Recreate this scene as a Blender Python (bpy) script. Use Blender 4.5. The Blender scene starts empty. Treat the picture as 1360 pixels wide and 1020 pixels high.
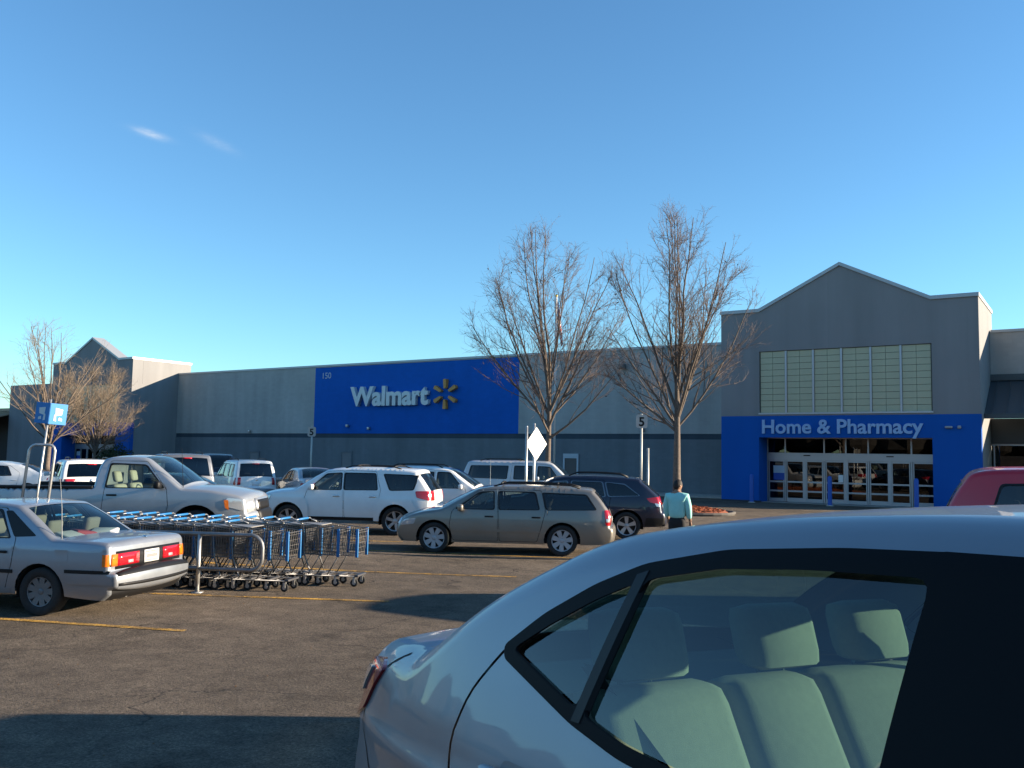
import bpy, bmesh, math, random
import numpy as np
from mathutils import Vector, Matrix
from mathutils.geometry import delaunay_2d_cdt
random.seed(7); rng = np.random.default_rng(7)
S = bpy.context.scene
COL = S.collection
R = math.radians

# ------------------------------------------------------------------ camera
CAM_Z = 2.1
cam = bpy.data.cameras.new('camera'); camo = bpy.data.objects.new('camera', cam); COL.objects.link(camo)
cam.sensor_fit = 'HORIZONTAL'; cam.angle = R(59.435); cam.clip_start = 0.05; cam.clip_end = 5000
camo.matrix_world = Matrix(((0.83507954, 0.02951137, 0.54933709, 0), (0.54987027, -0.07541078, -0.83183886, 0),
                            (0.01687723, 0.99671575, -0.07920142, CAM_Z), (0, 0, 0, 1)))
S.camera = camo
FWD = Vector((-0.551, 0.8345, 0))       # horizontal view direction
RGT = Vector((0.8345, 0.551, 0))
# ------------------------------------------------------------------ light: low winter sun from the right, exposed for the sky
SUN_AZ, SUN_EL = 33.0, 13.3             # math angle from +X, elevation
sun_vec = Vector((math.cos(R(SUN_AZ)) * math.cos(R(SUN_EL)), math.sin(R(SUN_AZ)) * math.cos(R(SUN_EL)), math.sin(R(SUN_EL))))
sl = bpy.data.lights.new('sun', 'SUN'); sl.energy = 5.0; sl.angle = R(0.53); sl.color = (1.0, 0.83, 0.62)
so = bpy.data.objects.new('sun', sl); COL.objects.link(so); so.location = sun_vec * 200
so.rotation_euler = sun_vec.to_track_quat('Z', 'Y').to_euler()
world = bpy.data.worlds.new('World'); S.world = world; world.use_nodes = True
wn = world.node_tree; wn.nodes.clear()
wo = wn.nodes.new('ShaderNodeOutputWorld'); bg = wn.nodes.new('ShaderNodeBackground')
sky = wn.nodes.new('ShaderNodeTexSky'); sky.sky_type = 'NISHITA'; sky.sun_disc = False
sky.sun_elevation = R(SUN_EL); sky.sun_rotation = R(90 - SUN_AZ)
sky.air_density = 1.0; sky.dust_density = 0.0; sky.ozone_density = 0.6; sky.altitude = 50
bg.inputs['Strength'].default_value = 0.058
wb = wn.nodes.new('ShaderNodeMix'); wb.data_type = 'RGBA'; wb.blend_type = 'MULTIPLY'; wb.inputs[0].default_value = 1; wb.inputs[7].default_value = (0.65, 1.14, 1.58, 1)     # camera white balance
wn.links.new(sky.outputs[0], wb.inputs[6])
# two thin wisps of cirrus at upper left
def wnode(t, **k):
    n = wn.nodes.new(t)
    for a, b in k.items(): setattr(n, a, b)
    return n
tcw = wnode('ShaderNodeTexCoord'); prev = wb.outputs[2]
for (cd, ex, rot_, amt) in (((-0.7881, 0.5292, 0.3145), (0.014, 0.0034), 0.17, 0.75), ((-0.7512, 0.5805, 0.3142), (0.018, 0.0045), 0.35, 0.24)):
    c_ = Vector(cd).normalized(); u_ = Vector((-c_.y, c_.x, 0)).normalized() * -1; w_ = c_.cross(u_) * -1; u2 = u_ * math.cos(rot_) - w_ * math.sin(rot_); w2 = u_ * math.sin(rot_) + w_ * math.cos(rot_)
    def dot(v_):
        d = wnode('ShaderNodeVectorMath', operation='DOT_PRODUCT'); wn.links.new(tcw.outputs['Generated'], d.inputs[0]); d.inputs[1].default_value = v_; return d.outputs['Value']
    def m_(op, a, b):
        n = wnode('ShaderNodeMath', operation=op)
        for k, q in enumerate((a, b)):
            if isinstance(q, (int, float)): n.inputs[k].default_value = q
            else: wn.links.new(q, n.inputs[k])
        return n.outputs[0]
    a_ = m_('DIVIDE', dot(u2), ex[0]); b_ = m_('DIVIDE', dot(w2), ex[1]); r2 = m_('ADD', m_('MULTIPLY', a_, a_), m_('MULTIPLY', b_, b_)); fall = m_('POWER', 2.718, m_('MULTIPLY', r2, -1.0))
    fwd_ = m_('GREATER_THAN', dot(c_), 0.5)
    nz = wnode('ShaderNodeTexNoise'); mp_ = wnode('ShaderNodeMapping'); mp_.inputs['Rotation'].default_value = (0.3, 0.5, 0.2); mp_.inputs['Scale'].default_value = (60, 120, 320); wn.links.new(tcw.outputs['Generated'], mp_.inputs[0]); wn.links.new(mp_.outputs[0], nz.inputs['Vector']); nz.inputs['Scale'].default_value = 1.0; nz.inputs['Detail'].default_value = 6.0
    k_ = m_('MULTIPLY', m_('MULTIPLY', m_('MULTIPLY', fall, fwd_), nz.outputs[0]), amt); mxw = wnode('ShaderNodeMix', data_type='RGBA'); wn.links.new(k_, mxw.inputs[0]); wn.links.new(prev, mxw.inputs[6]); mxw.inputs[7].default_value = (5.6, 5.9, 6.2, 1); prev = mxw.outputs[2]
wn.links.new(prev, bg.inputs[0]); wn.links.new(bg.outputs[0], wo.inputs[0])
vs = S.view_settings; vs.view_transform = 'Standard'; vs.look = 'None'; vs.exposure = 1.5; vs.gamma = 1.0; vs.use_curve_mapping = False
S.cycles.max_bounces = 8; S.cycles.transparent_max_bounces = 24; S.cycles.caustics_reflective = False; S.cycles.caustics_refractive = False

# ------------------------------------------------------------------ helpers
def mk(name, verts, faces, mat, parent=None, smooth=False, normals=None, mats=None, fm=None):
    me = bpy.data.meshes.new(name)
    me.from_pydata([tuple(v) for v in verts], [], [tuple(f) for f in faces])
    for m in (mats or [mat]): me.materials.append(m)
    if fm is not None: me.polygons.foreach_set('material_index', fm)
    if smooth: me.polygons.foreach_set('use_smooth', [True] * len(me.polygons))
    me.update()
    if normals is not None: me.normals_split_custom_set_from_vertices([tuple(n) for n in normals])
    o = bpy.data.objects.new(name, me); COL.objects.link(o); o.parent = parent
    return o
def link(name, me, parent=None, loc=None, rot=None, scale=None):
    o = bpy.data.objects.new(name, me); COL.objects.link(o); o.parent = parent
    if loc is not None: o.location = loc
    if rot is not None: o.rotation_euler = rot
    if scale is not None: o.scale = scale
    return o
def empty(name, loc=(0, 0, 0), rz=0.0, parent=None):
    o = bpy.data.objects.new(name, None); COL.objects.link(o); o.location = loc; o.rotation_euler = (0, 0, rz); o.parent = parent
    o.empty_display_size = 0.3
    return o
def tag(o, label=None, cat=None, group=None, kind=None):
    if label: o['label'] = label
    if cat: o['category'] = cat
    if group: o['group'] = group
    if kind: o['kind'] = kind
    return o
def copy_tree(o, parent=None):
    c = o.copy(); COL.objects.link(c); c.parent = parent
    for ch in list(o.children): copy_tree(ch, c)
    return c
class MB:
    """collects simple shapes into one mesh"""
    def __init__(s): s.v = []; s.f = []
    def add(s, v, f):
        b = len(s.v); s.v += [tuple(p) for p in v]; s.f += [tuple(i + b for i in q) for q in f]; return s
    def box(s, x0, x1, y0, y1, z0, z1):
        v = [(x, y, z) for z in (z0, z1) for y in (y0, y1) for x in (x0, x1)]
        return s.add(v, [(0, 2, 3, 1), (4, 5, 7, 6), (0, 1, 5, 4), (2, 6, 7, 3), (0, 4, 6, 2), (1, 3, 7, 5)])
    def bevbox(s, x0, x1, y0, y1, z0, z1, b):
        bm = bmesh.new(); bmesh.ops.create_cube(bm, size=1)
        for q in bm.verts: q.co = Vector(((x0 + x1) / 2 + q.co.x * (x1 - x0), (y0 + y1) / 2 + q.co.y * (y1 - y0), (z0 + z1) / 2 + q.co.z * (z1 - z0)))
        bmesh.ops.bevel(bm, geom=bm.edges[:], offset=b, segments=2, affect='EDGES', profile=0.6)
        bm.verts.ensure_lookup_table(); bm.verts.index_update()
        s.add([q.co[:] for q in bm.verts], [[q.index for q in f.verts] for f in bm.faces]); bm.free(); return s
    def tube(s, pts, r, n=6, closed=False, caps=True):
        P = [Vector(p) for p in pts]; m = len(P); rr = r if isinstance(r, (list, tuple)) else [r] * m
        vs_ = []; fs = []; up = None
        for i, p in enumerate(P):
            a = P[(i - 1) % m] if (i > 0 or closed) else p; b = P[(i + 1) % m] if (i < m - 1 or closed) else p
            t = (b - a); t = t.normalized() if t.length > 1e-9 else Vector((0, 0, 1))
            if up is None: up = Vector((0, 0, 1)) if abs(t.z) < 0.9 else Vector((1, 0, 0))
            u = t.cross(up); u = u.normalized() if u.length > 1e-6 else t.orthogonal().normalized(); w = u.cross(t).normalized(); up = w
            for k in range(n):
                q = 2 * math.pi * k / n; vs_.append(p + (u * math.cos(q) + w * math.sin(q)) * rr[i])
        for i in range(m if closed else m - 1):
            for k in range(n):
                a = i * n + k; b = i * n + (k + 1) % n; c = ((i + 1) % m) * n + (k + 1) % n; d = ((i + 1) % m) * n + k
                fs.append((a, b, c, d))
        if caps and not closed: fs.append(tuple(range(n))[::-1]); fs.append(tuple((m - 1) * n + k for k in range(n)))
        return s.add(vs_, fs)
    def lathe(s, prof, n=24, axis='z', c=(0, 0, 0)):
        v = []; f = []; m = len(prof)
        for k in range(n):
            a = 2 * math.pi * k / n
            for (r_, h) in prof:
                p = (r_ * math.cos(a), r_ * math.sin(a), h)
                if axis == 'y': p = (p[0], p[2], p[1])
                if axis == 'x': p = (p[2], p[0], p[1])
                v.append((p[0] + c[0], p[1] + c[1], p[2] + c[2]))
        for k in range(n):
            for j in range(m - 1):
                a = k * m + j; b = ((k + 1) % n) * m + j
                f.append((a, b, b + 1, a + 1) if axis != 'y' else (a, a + 1, b + 1, b))
        return s.add(v, f)
    def prism(s, poly, y0, y1):
        """poly in (x,z), extruded along y"""
        n = len(poly); v = [(x, y0, z) for x, z in poly] + [(x, y1, z) for x, z in poly]
        return s.add(v, [tuple(range(n)), tuple(range(2 * n - 1, n - 1, -1))] + [(i, i + n, (i + 1) % n + n, (i + 1) % n) for i in range(n)])
    def build(s, name, mat, parent=None, smooth=False): return mk(name, s.v, s.f, mat, parent, smooth)
def smooth_by_angle(o, deg=35):
    me = o.data
    me.polygons.foreach_set('use_smooth', [True] * len(me.polygons))
    bm = bmesh.new(); bm.from_mesh(me)
    for e in bm.edges:
        if len(e.link_faces) == 2 and e.calc_face_angle(0) > R(deg): e.smooth = False
    bm.to_mesh(me); bm.free()
    return o

# ------------------------------------------------------------------ materials
MATS = {}
def nd(t, typ, **kw):
    n = t.nodes.new(typ)
    for k, v in kw.items():
        if k in n.inputs: n.inputs[k].default_value = v
        else: setattr(n, k, v)
    return n
def pmat(name, col, rough=0.6, metal=0.0, coat=0.0, noise=0.0, nscale=8.0, bump=0.0, bscale=60.0, spec=0.5, emis=None, dirt=0.0):
    if name in MATS: return MATS[name]
    m = bpy.data.materials.new(name); m.use_nodes = True; t = m.node_tree; p = t.nodes['Principled BSDF']
    p.inputs['Base Color'].default_value = (*col, 1); p.inputs['Roughness'].default_value = rough; p.inputs['Metallic'].default_value = metal
    p.inputs['Specular IOR Level'].default_value = spec
    if coat: p.inputs['Coat Weight'].default_value = coat; p.inputs['Coat Roughness'].default_value = 0.04
    if emis: p.inputs['Emission Color'].default_value = (*emis[:3], 1); p.inputs['Emission Strength'].default_value = emis[3]
    if noise or bump or dirt: tc = nd(t, 'ShaderNodeTexCoord')
    if noise or dirt:
        n = nd(t, 'ShaderNodeTexNoise', Scale=nscale, Detail=6.0, Roughness=0.65); t.links.new(tc.outputs['Object'], n.inputs['Vector'])
        r = nd(t, 'ShaderNodeMapRange'); r.inputs['From Min'].default_value = 0.3; r.inputs['From Max'].default_value = 0.7
        r.inputs['To Min'].default_value = 1 - noise; r.inputs['To Max'].default_value = 1 + noise; t.links.new(n.outputs[0], r.inputs[0])
        x = nd(t, 'ShaderNodeMix', data_type='RGBA', blend_type='MULTIPLY'); x.inputs[0].default_value = 1; x.inputs[6].default_value = (*col, 1)
        t.links.new(r.outputs[0], x.inputs[7]); t.links.new(x.outputs[2], p.inputs['Base Color'])
        if dirt:
            rr = nd(t, 'ShaderNodeMapRange'); rr.inputs['From Min'].default_value = 0.35; rr.inputs['From Max'].default_value = 0.75
            rr.inputs['To Min'].default_value = rough; rr.inputs['To Max'].default_value = min(1, rough + dirt); t.links.new(n.outputs[0], rr.inputs[0]); t.links.new(rr.outputs[0], p.inputs['Roughness'])
    if bump:
        b = nd(t, 'ShaderNodeBump', Strength=bump, Distance=0.01); n2 = nd(t, 'ShaderNodeTexNoise', Scale=bscale, Detail=4.0)
        t.links.new(tc.outputs['Object'], n2.inputs['Vector']); t.links.new(n2.outputs[0], b.inputs['Height']); t.links.new(b.outputs[0], p.inputs['Normal'])
    MATS[name] = m; return m
def glass(name, tint, refl=1.0, rough=0.0):
    if name in MATS: return MATS[name]
    m = bpy.data.materials.new(name); m.use_nodes = True; t = m.node_tree; t.nodes.clear()
    o = nd(t, 'ShaderNodeOutputMaterial'); tr = nd(t, 'ShaderNodeBsdfTransparent'); tr.inputs[0].default_value = (*tint, 1)
    g = nd(t, 'ShaderNodeBsdfGlossy', Roughness=rough); g.inputs[0].default_value = (0.95 * refl,) * 3 + (1,); mx = nd(t, 'ShaderNodeMixShader')
    ge = nd(t, 'ShaderNodeNewGeometry'); dp = nd(t, 'ShaderNodeVectorMath', operation='DOT_PRODUCT'); t.links.new(ge.outputs['Normal'], dp.inputs[0]); t.links.new(ge.outputs['Incoming'], dp.inputs[1])
    def mt(op, a, b=None):
        n = nd(t, 'ShaderNodeMath', operation=op)
        for k, q in enumerate((a, b)):
            if q is None: continue
            if isinstance(q, float): n.inputs[k].default_value = q
            else: t.links.new(q, n.inputs[k])
        return n.outputs[0]
    c_ = mt('SUBTRACT', 1.0, mt('ABSOLUTE', dp.outputs['Value'])); fr = mt('ADD', mt('MULTIPLY', mt('POWER', c_, 5.0), 0.93), 0.07)   # two faces of a pane
    t.links.new(fr, mx.inputs[0]); t.links.new(tr.outputs[0], mx.inputs[1]); t.links.new(g.outputs[0], mx.inputs[2]); t.links.new(mx.outputs[0], o.inputs[0])
    MATS[name] = m; return m
def paint(name, col, metal=0.0, rough=0.35):
    return pmat(name, col, rough=rough, metal=metal, coat=0.7, noise=0.05, nscale=2.5, dirt=0.12)
BLACK = pmat('black_plastic', (0.008, 0.008, 0.009), 0.5, spec=.3)
RUBBER = pmat('tyre_rubber', (0.018, 0.018, 0.018), 0.85, noise=0.3, nscale=14)
DARK = pmat('dark_underbody', (0.01, 0.01, 0.01), 0.9)
CHROME = pmat('chrome', (0.75, 0.75, 0.76), 0.12, 1.0)
ALU = pmat('wheel_alloy', (0.42, 0.43, 0.45), 0.35, 0.8)
CAPM = pmat('hubcap_plastic', (0.38, 0.39, 0.41), 0.4, 0.3)
STEEL = pmat('steel_wheel', (0.16, 0.165, 0.17), 0.5, 0.5)
REDL = pmat('tail_lamp_red', (0.42, 0.008, 0.015), 0.12, coat=0.8)
AMBER = pmat('lamp_amber', (0.75, 0.16, 0.01), 0.12, coat=0.8)
CLEAR = pmat('lamp_clear', (0.55, 0.57, 0.58), 0.08, 0.4, coat=0.8)
PLATE = pmat('plate_white', (0.72, 0.73, 0.72), 0.4)
GL_CLEAR = glass('window_glass', (0.62, 0.72, 0.68)); GL_DARK = glass('window_glass_tinted', (0.07, 0.085, 0.085)); GL_MID = glass('window_glass_grey', (0.30, 0.35, 0.34))
SEAT_T = pmat('seat_cloth_tan', (0.36, 0.34, 0.27), 0.9, noise=0.06, nscale=40, bump=0.25, bscale=500); SEAT_M = pmat('seat_cloth_brown', (0.16, 0.15, 0.13), 0.9)
SEAT_D = pmat('seat_cloth_dark', (0.05, 0.05, 0.052), 0.9)
GALV = pmat('galvanised_steel', (0.45, 0.45, 0.44), 0.42, 0.75, noise=0.2, nscale=9)

# ------------------------------------------------------------------ ground: gentle ramp near the camera, level lot beyond
def gz(x, y):
    s = x * FWD.x + y * FWD.y
    k = 0.9; z = 0.082 * k * math.log1p(math.exp(min(60, (8.1 - s) / k))) if s > -30 else 0.082 * 38.1
    dx, dy = x + 15.5, y - 10.9; a = 0.829 * dx + 0.559 * dy; b = -0.559 * dx + 0.829 * dy       # slight crown in the lot under the pickup row
    return z + 0.22 * math.exp(-(a / 3.6) ** 2 - (b / 1.7) ** 2)
# ------------------------------------------------------------------ vehicles
def pip(poly, pts):
    x, y = pts[:, 0], pts[:, 1]; ins = np.zeros(len(pts), bool); n = len(poly); j = n - 1
    for i in range(n):
        xi, yi = poly[i]; xj, yj = poly[j]
        if yi != yj:
            c = ((yi > y) != (yj > y)) & (x < (xj - xi) * (y - yi) / (yj - yi) + xi); ins ^= c
        j = i
    return ins
def dens(poly, step, closed=True):
    out = []; n = len(poly)
    for i in range(n if closed else n - 1):
        a = np.array(poly[i], float); b = np.array(poly[(i + 1) % n], float); k = max(1, int(np.ceil(np.linalg.norm(b - a) / step)))
        for q in range(k): out.append(tuple(a + (b - a) * q / k))
    if not closed: out.append(tuple(poly[-1]))
    return out
def rpoly(poly, r, n=3):
    """round the corners of a polygon"""
    out = []; m = len(poly)
    for i in range(m):
        p = Vector(poly[i]); a = Vector(poly[i - 1]); b = Vector(poly[(i + 1) % m])
        rr = min(r, (a - p).length * 0.45, (b - p).length * 0.45); A = p + (a - p).normalized() * rr; B = p + (b - p).normalized() * rr
        for k in range(n + 1):
            t = k / n; out.append(tuple(A * (1 - t) ** 2 + p * 2 * t * (1 - t) + B * t * t))
    return out
def catmull(P, sub):
    P = np.array(P, float); n = len(P); out = []; idx = []
    for i in range(n - 1):
        p0 = P[max(i - 1, 0)]; p1 = P[i]; p2 = P[i + 1]; p3 = P[min(i + 2, n - 1)]
        d = np.linalg.norm((p2 - p1)[:2]); m1 = (p2 - p0) / 2; m2 = (p3 - p1) / 2
        l1 = np.linalg.norm(m1[:2]) + 1e-9; l2 = np.linalg.norm(m2[:2]) + 1e-9
        m1 = m1 * min(1, 1.1 * d / l1); m2 = m2 * min(1, 1.1 * d / l2)
        k = max(2, min(sub, int(d / 0.03) + 1))
        for q in range(k):
            t = q / k; h = (2 * t**3 - 3 * t**2 + 1, t**3 - 2 * t**2 + t, -2 * t**3 + 3 * t**2, t**3 - t**2)
            out.append(h[0] * p1 + h[1] * m1 + h[2] * p2 + h[3] * m2); idx.append(i)
    out.append(P[-1]); idx.append(n - 2)
    return np.array(out), idx

class Car:
    """side panels triangulated from a side-view outline and bent onto a body surface; a strip over the top joins them"""
    def __init__(s, name, label, cat, sp, group=None):
        s.sp = sp; s.L = sp['L']; s.root = empty(name); tag(s.root, label, cat, group)
        s.step = sp.get('step', 0.09); s.paint = sp['paint']; s.er = sp.get('er', 0.07)
        pts = []; lab = []
        for seg, ps in sp['path']:
            for p in ps:
                pts.append(p if len(p) == 3 else (p[0], p[1], 0.06)); lab.append(seg)
        # label of span i is the label of its end point
        P, idx = catmull(pts, sp.get('sub', 8)); s.P = P; s.lab = [lab[i + 1] for i in idx]; s.lab[-1] = lab[-1]
        T = np.gradient(P[:, :2], axis=0); T /= np.linalg.norm(T, axis=1)[:, None] + 1e-12; s.N = np.stack([-T[:, 1], T[:, 0]], 1)   # outward (path runs rear-bottom, over the top, to front-bottom)
        s.YE = s.Y(P[:, 0], P[:, 1], edge=True)
        s.NT = sp.get('nt', 12)
    # ---- body surface
    def base(s, x, z):
        sp = s.sp; W = sp['W'] / 2; L = s.L; zb = sp['zb']; H = sp['H']
        y = np.full_like(x, W)
        rr, fr = sp.get('rear_taper', (0.9, 0.12)), sp.get('front_taper', (1.1, 0.16))
        y = y - rr[1] * np.clip((rr[0] - x) / rr[0], 0, 1) ** 2.2 - fr[1] * np.clip((x - (L - fr[0])) / fr[0], 0, 1) ** 2.2
        lo = np.clip((sp.get('zmax', 0.62) - z) / 0.4, 0, 1.3); y = y - 0.06 * lo ** 2
        up = np.clip((z - sp.get('zmax', 0.62)) / (zb - sp.get('zmax', 0.62)), 0, 1); y = y - 0.035 * up ** 2
        t = np.clip((z - zb) / (H - zb), 0, 1.2); y = y - sp['tum'] * (0.75 * t + 0.25 * t * t)
        cr = sp.get('crease')
        if cr: y = y + cr[1] * np.exp(-((z - cr[0]) / 0.035) ** 2)
        return y
    def dist(s, x, z):
        Q = s.P[:, :2]; A = Q[:-1]; B = Q[1:]; D = B - A; LL = (D ** 2).sum(1) + 1e-12
        px = np.stack([x, z], 1)[:, None, :]; t = np.clip(((px - A) * D).sum(2) / LL, 0, 1)
        C_ = A + t[..., None] * D; v = px - C_; d = np.sqrt((v ** 2).sum(2)); k = d.argmin(1); ar = np.arange(len(x))
        return d[ar, k], v[ar, k] / (d[ar, k][:, None] + 1e-9), k
    def Y(s, x, z, edge=False, normals=False):
        x = np.asarray(x, float); z = np.asarray(z, float); r = s.er
        y = s.base(x, z)
        if edge: return y - r
        d, g, k = s.dist(x, z)
        q = np.clip(r - d, 0, r); y2 = y - (r - np.sqrt(np.maximum(r * r - q * q, 0)))
        if not normals: return y2
        e = 1e-3; bx = (s.base(x + e, z) - s.base(x - e, z)) / (2 * e); bz = (s.base(x, z + e) - s.base(x, z - e)) / (2 * e)
        rp = np.where(q > 0, np.minimum(q, 0.985 * r) / np.sqrt(r * r - np.minimum(q, 0.985 * r) ** 2), 0)
        gg = np.where((d < 1e-6)[:, None], -s.N[np.clip(k, 0, len(s.N) - 1)], g)
        n = np.stack([-(bx + rp * gg[:, 0]), np.ones_like(x), -(bz + rp * gg[:, 1])], 1); n /= np.linalg.norm(n, axis=1)[:, None]
        return y2, n
    # ---- side pieces
    def tri(s, polys_in, polys_out, step, rim=True):
        """triangles inside polys_in[0] and outside the others"""
        outer = polys_in; st = step
        pts = []; edges = []
        for poly in [outer] + polys_out:
            d_ = dens(poly, st); b = len(pts); pts += d_; edges += [(b + i, b + (i + 1) % len(d_)) for i in range(len(d_))]
        a = np.array(outer); x0, z0 = a.min(0); x1, z1 = a.max(0)
        gx, gzz = np.meshgrid(np.arange(x0 + st / 2, x1, st), np.arange(z0 + st / 2, z1, st)); G = np.stack([gx.ravel(), gzz.ravel()], 1)
        if len(G):
            d, _, _ = s.dist(G[:, 0], G[:, 1]); G = G[d > (s.er * 1.55 + .01 if rim else st * .4)]
        if rim:
            ex = []
            for off in (0.05, 0.17, 0.36, 0.64, 1.0, 1.5): ex.append(s.P[:, :2] - s.N * s.er * off)
            ex = np.concatenate(ex); d, _, _ = s.dist(ex[:, 0], ex[:, 1]); want = np.repeat(np.array((0.05, 0.17, 0.36, 0.64, 1.0, 1.5)) * s.er, len(s.P)); G = np.concatenate([G, ex[d > want * 0.93]])
        if len(G):
            ok = pip(outer, G)
            for h in polys_out: ok &= ~pip(h, G)
            G = G[ok]
        allp = [Vector((float(p[0]), float(p[1]))) for p in pts] + [Vector((float(p[0]), float(p[1]))) for p in G]
        vo, eo, fo, _, _, _ = delaunay_2d_cdt(allp, edges, [], 0, 1e-5)
        V = np.array([(v.x, v.y) for v in vo]); F = [f for f in fo if len(f) == 3]
        if not F: return V, []
        cen = np.array([V[list(f)].mean(0) for f in F]); ok = pip(outer, cen)
        for h in polys_out: ok &= ~pip(h, cen)
        F = [f for f, k in zip(F, ok) if k]
        return V, F
    def side(s, name, outer, holes=(), mat=None, sides=(1, -1), off=0.0, step=None, parent=None, skirt=0.0, rim=True, label=None):
        V, F = s.tri(list(outer), [list(h) for h in holes], step or s.step, rim)
        y, n = s.Y(V[:, 0], V[:, 1], normals=True); y = y + off
        # orientation
        F2 = []
        for f in F:
            a, b, c = (V[i] for i in f); cr = (b[0] - a[0]) * (c[1] - a[1]) - (b[1] - a[1]) * (c[0] - a[0]); F2.append(f if cr < 0 else f[::-1])
        objs = []
        for sd in sides:
            vv = [(x - s.L / 2, sd * q, z) for (x, z), q in zip(V, y)]; ff = [f if sd > 0 else f[::-1] for f in F2]; nn = [(a, sd * b, c) for a, b, c in n]
            if skirt:
                cnt = {}
                for f in ff:
                    for i in range(3):
                        e = (f[i], f[(i + 1) % 3]); k = tuple(sorted(e)); cnt[k] = None if k in cnt else e
                b0 = len(vv); mp = {}
                for e in [e for e in cnt.values() if e]:
                    for i in e:
                        if i not in mp: mp[i] = len(vv); x, yq, z = vv[i]; vv.append((x, yq - sd * skirt, z)); nn.append(nn[i])
                    ff = ff + [(e[1], e[0], mp[e[0]], mp[e[1]])]
            o = mk(name, vv, ff, mat or s.paint, parent[sd] if isinstance(parent, dict) else (parent or s.root), True, nn)
            if label: o['label'] = label
            objs.append(o)
        return objs
    # ---- strip
    def sp_pt(s, i, t, off=0.0):
        """point on the strip: i float index along the path, t in -1..1"""
        i = min(max(i, 0), len(s.P) - 1.001); a = int(i); f = i - a
        p = s.P[a] * (1 - f) + s.P[a + 1] * f; n = s.N[a] * (1 - f) + s.N[a + 1] * f; n = n / (np.linalg.norm(n) + 1e-9); ye = s.YE[a] * (1 - f) + s.YE[a + 1] * f
        c = p[2] * (1 - abs(t) ** 2.4) + off
        return (p[0] + n[0] * c - s.L / 2, t * ye, p[1] + n[1] * c)
    def idx(s, lab, z=None, x=None):
        """float index on segment lab where z (or x) is reached"""
        ii = [i for i, l in enumerate(s.lab) if l == lab]; a, b = ii[0], min(ii[-1] + 1, len(s.P) - 1)
        v = s.P[a:b + 1, 1 if z is not None else 0]; g = z if z is not None else x
        for k in range(len(v) - 1):
            if (v[k] - g) * (v[k + 1] - g) <= 0 and v[k] != v[k + 1]: return a + k + (g - v[k]) / (v[k + 1] - v[k])
        return a if abs(v[0] - g) < abs(v[-1] - g) else b
    def strip(s, name, i0, i1, mat, t0=-1.0, t1=1.0, off=0.0, parent=None, nt=None, skirt=0.0, label=None, ni=None):
        if ni: I = list(np.linspace(i0, i1, ni + 1))
        else: I = sorted(set([i0, i1] + [float(k) for k in range(int(math.ceil(i0 + 1e-6)), int(math.floor(i1 - 1e-6)) + 1)]))
        nt = nt or max(2, int(round(s.NT * (t1 - t0) / 2)))
        T = [t0 + (t1 - t0) * k / nt for k in range(nt + 1)]
        v = [s.sp_pt(i, t, off) for i in I for t in T]; w = nt + 1
        f = [(a * w + k, a * w + k + 1, (a + 1) * w + k + 1, (a + 1) * w + k)[::-1] for a in range(len(I) - 1) for k in range(nt)]
        if skirt:
            ring = [k for k in range(w)] + [a * w + nt for a in range(1, len(I))] + [(len(I) - 1) * w + k for k in range(nt - 1, -1, -1)] + [a * w for a in range(len(I) - 2, 0, -1)]
            b0 = len(v); ij = [(I[r // w], T[r % w]) for r in ring]; v += [s.sp_pt(i, t, off - skirt) for i, t in ij]; m = len(ring)
            f += [(ring[k], b0 + k, b0 + (k + 1) % m, ring[(k + 1) % m])[::-1] for k in range(m)]
        o = mk(name, v, f, mat, parent or s.root, True)
        if label: o['label'] = label
        return o
    def seg(s, lab):
        ii = [i for i, l in enumerate(s.lab) if l == lab]; return ii[0], min(ii[-1] + 1, len(s.P) - 1)
    # ---- assembly
    def build(s):
        sp = s.sp; L = s.L; zs = sp.get('sill', 0.24); r = sp['tr']; ar = sp.get('arch', r + 0.05)
        names = sp.get('names', {}); segmat = sp.get('segmat', {})
        done = []
        for l in s.lab:
            if l in done: continue
            done.append(l)
            if l in sp.get('open', ()): continue
            a, b = s.seg(l)
            if l in ('windshield', 'rear_window'):
                g = sp.get('wt', 0.93); gm = sp.get('glass_' + l, GL_CLEAR if l == 'windshield' else GL_MID)
                s.strip(l, a, b, gm, -g, g, off=-0.004); fr = s.strip('pillar_frame', a, b, s.paint, -1, -g, nt=2); s.strip('pillar_frame', a, b, s.paint, g, 1, nt=2)
            else:
                s.strip(names.get(l, l), a, b, segmat.get(l, s.paint))
        top = [tuple(p) for p in s.P[:, :2]]
        bot = []; xf = top[-1][0]; xr = top[0][0]
        cx = sorted(sp['axles'], reverse=True); bz0 = top[-1][1]; bz1 = top[0][1]
        arcs = []
        def zsill(x):
            f = (x - xr) / (xf - xr)
            return zs
        bot.append((cx[0] + ar + 0.12, zs + (bz0 - zs) * 0.3)) if xf - (cx[0] + ar) > 0.2 else None
        for c in cx:
            zc = r; k = math.asin(max(-1, min(1, (zs - zc) / ar)))
            for q in range(15):
                a = k + (math.pi - 2 * k) * q / 14; bot.append((c + ar * math.cos(a), zc + ar * sp.get('archk', 1.0) * math.sin(a) if math.sin(a) > 0 else zc + ar * math.sin(a)))
        if cx[-1] - ar - xr > 0.2: bot.append((cx[-1] - ar - 0.12, zs + (bz1 - zs) * 0.3))
        outer = top + bot
        doors = [rpoly(d, 0.05) for d in sp.get('doors', [])]; wins = [rpoly(w, sp.get('wr', 0.05)) for w in sp.get('windows', [])]
        wmat = sp.get('wmats', [GL_CLEAR] * len(wins))
        s.side('side_panel', outer, doors + [w for w in wins if not any(pip(d, np.array(w)).mean() > 0.6 for d in doors)])
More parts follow.
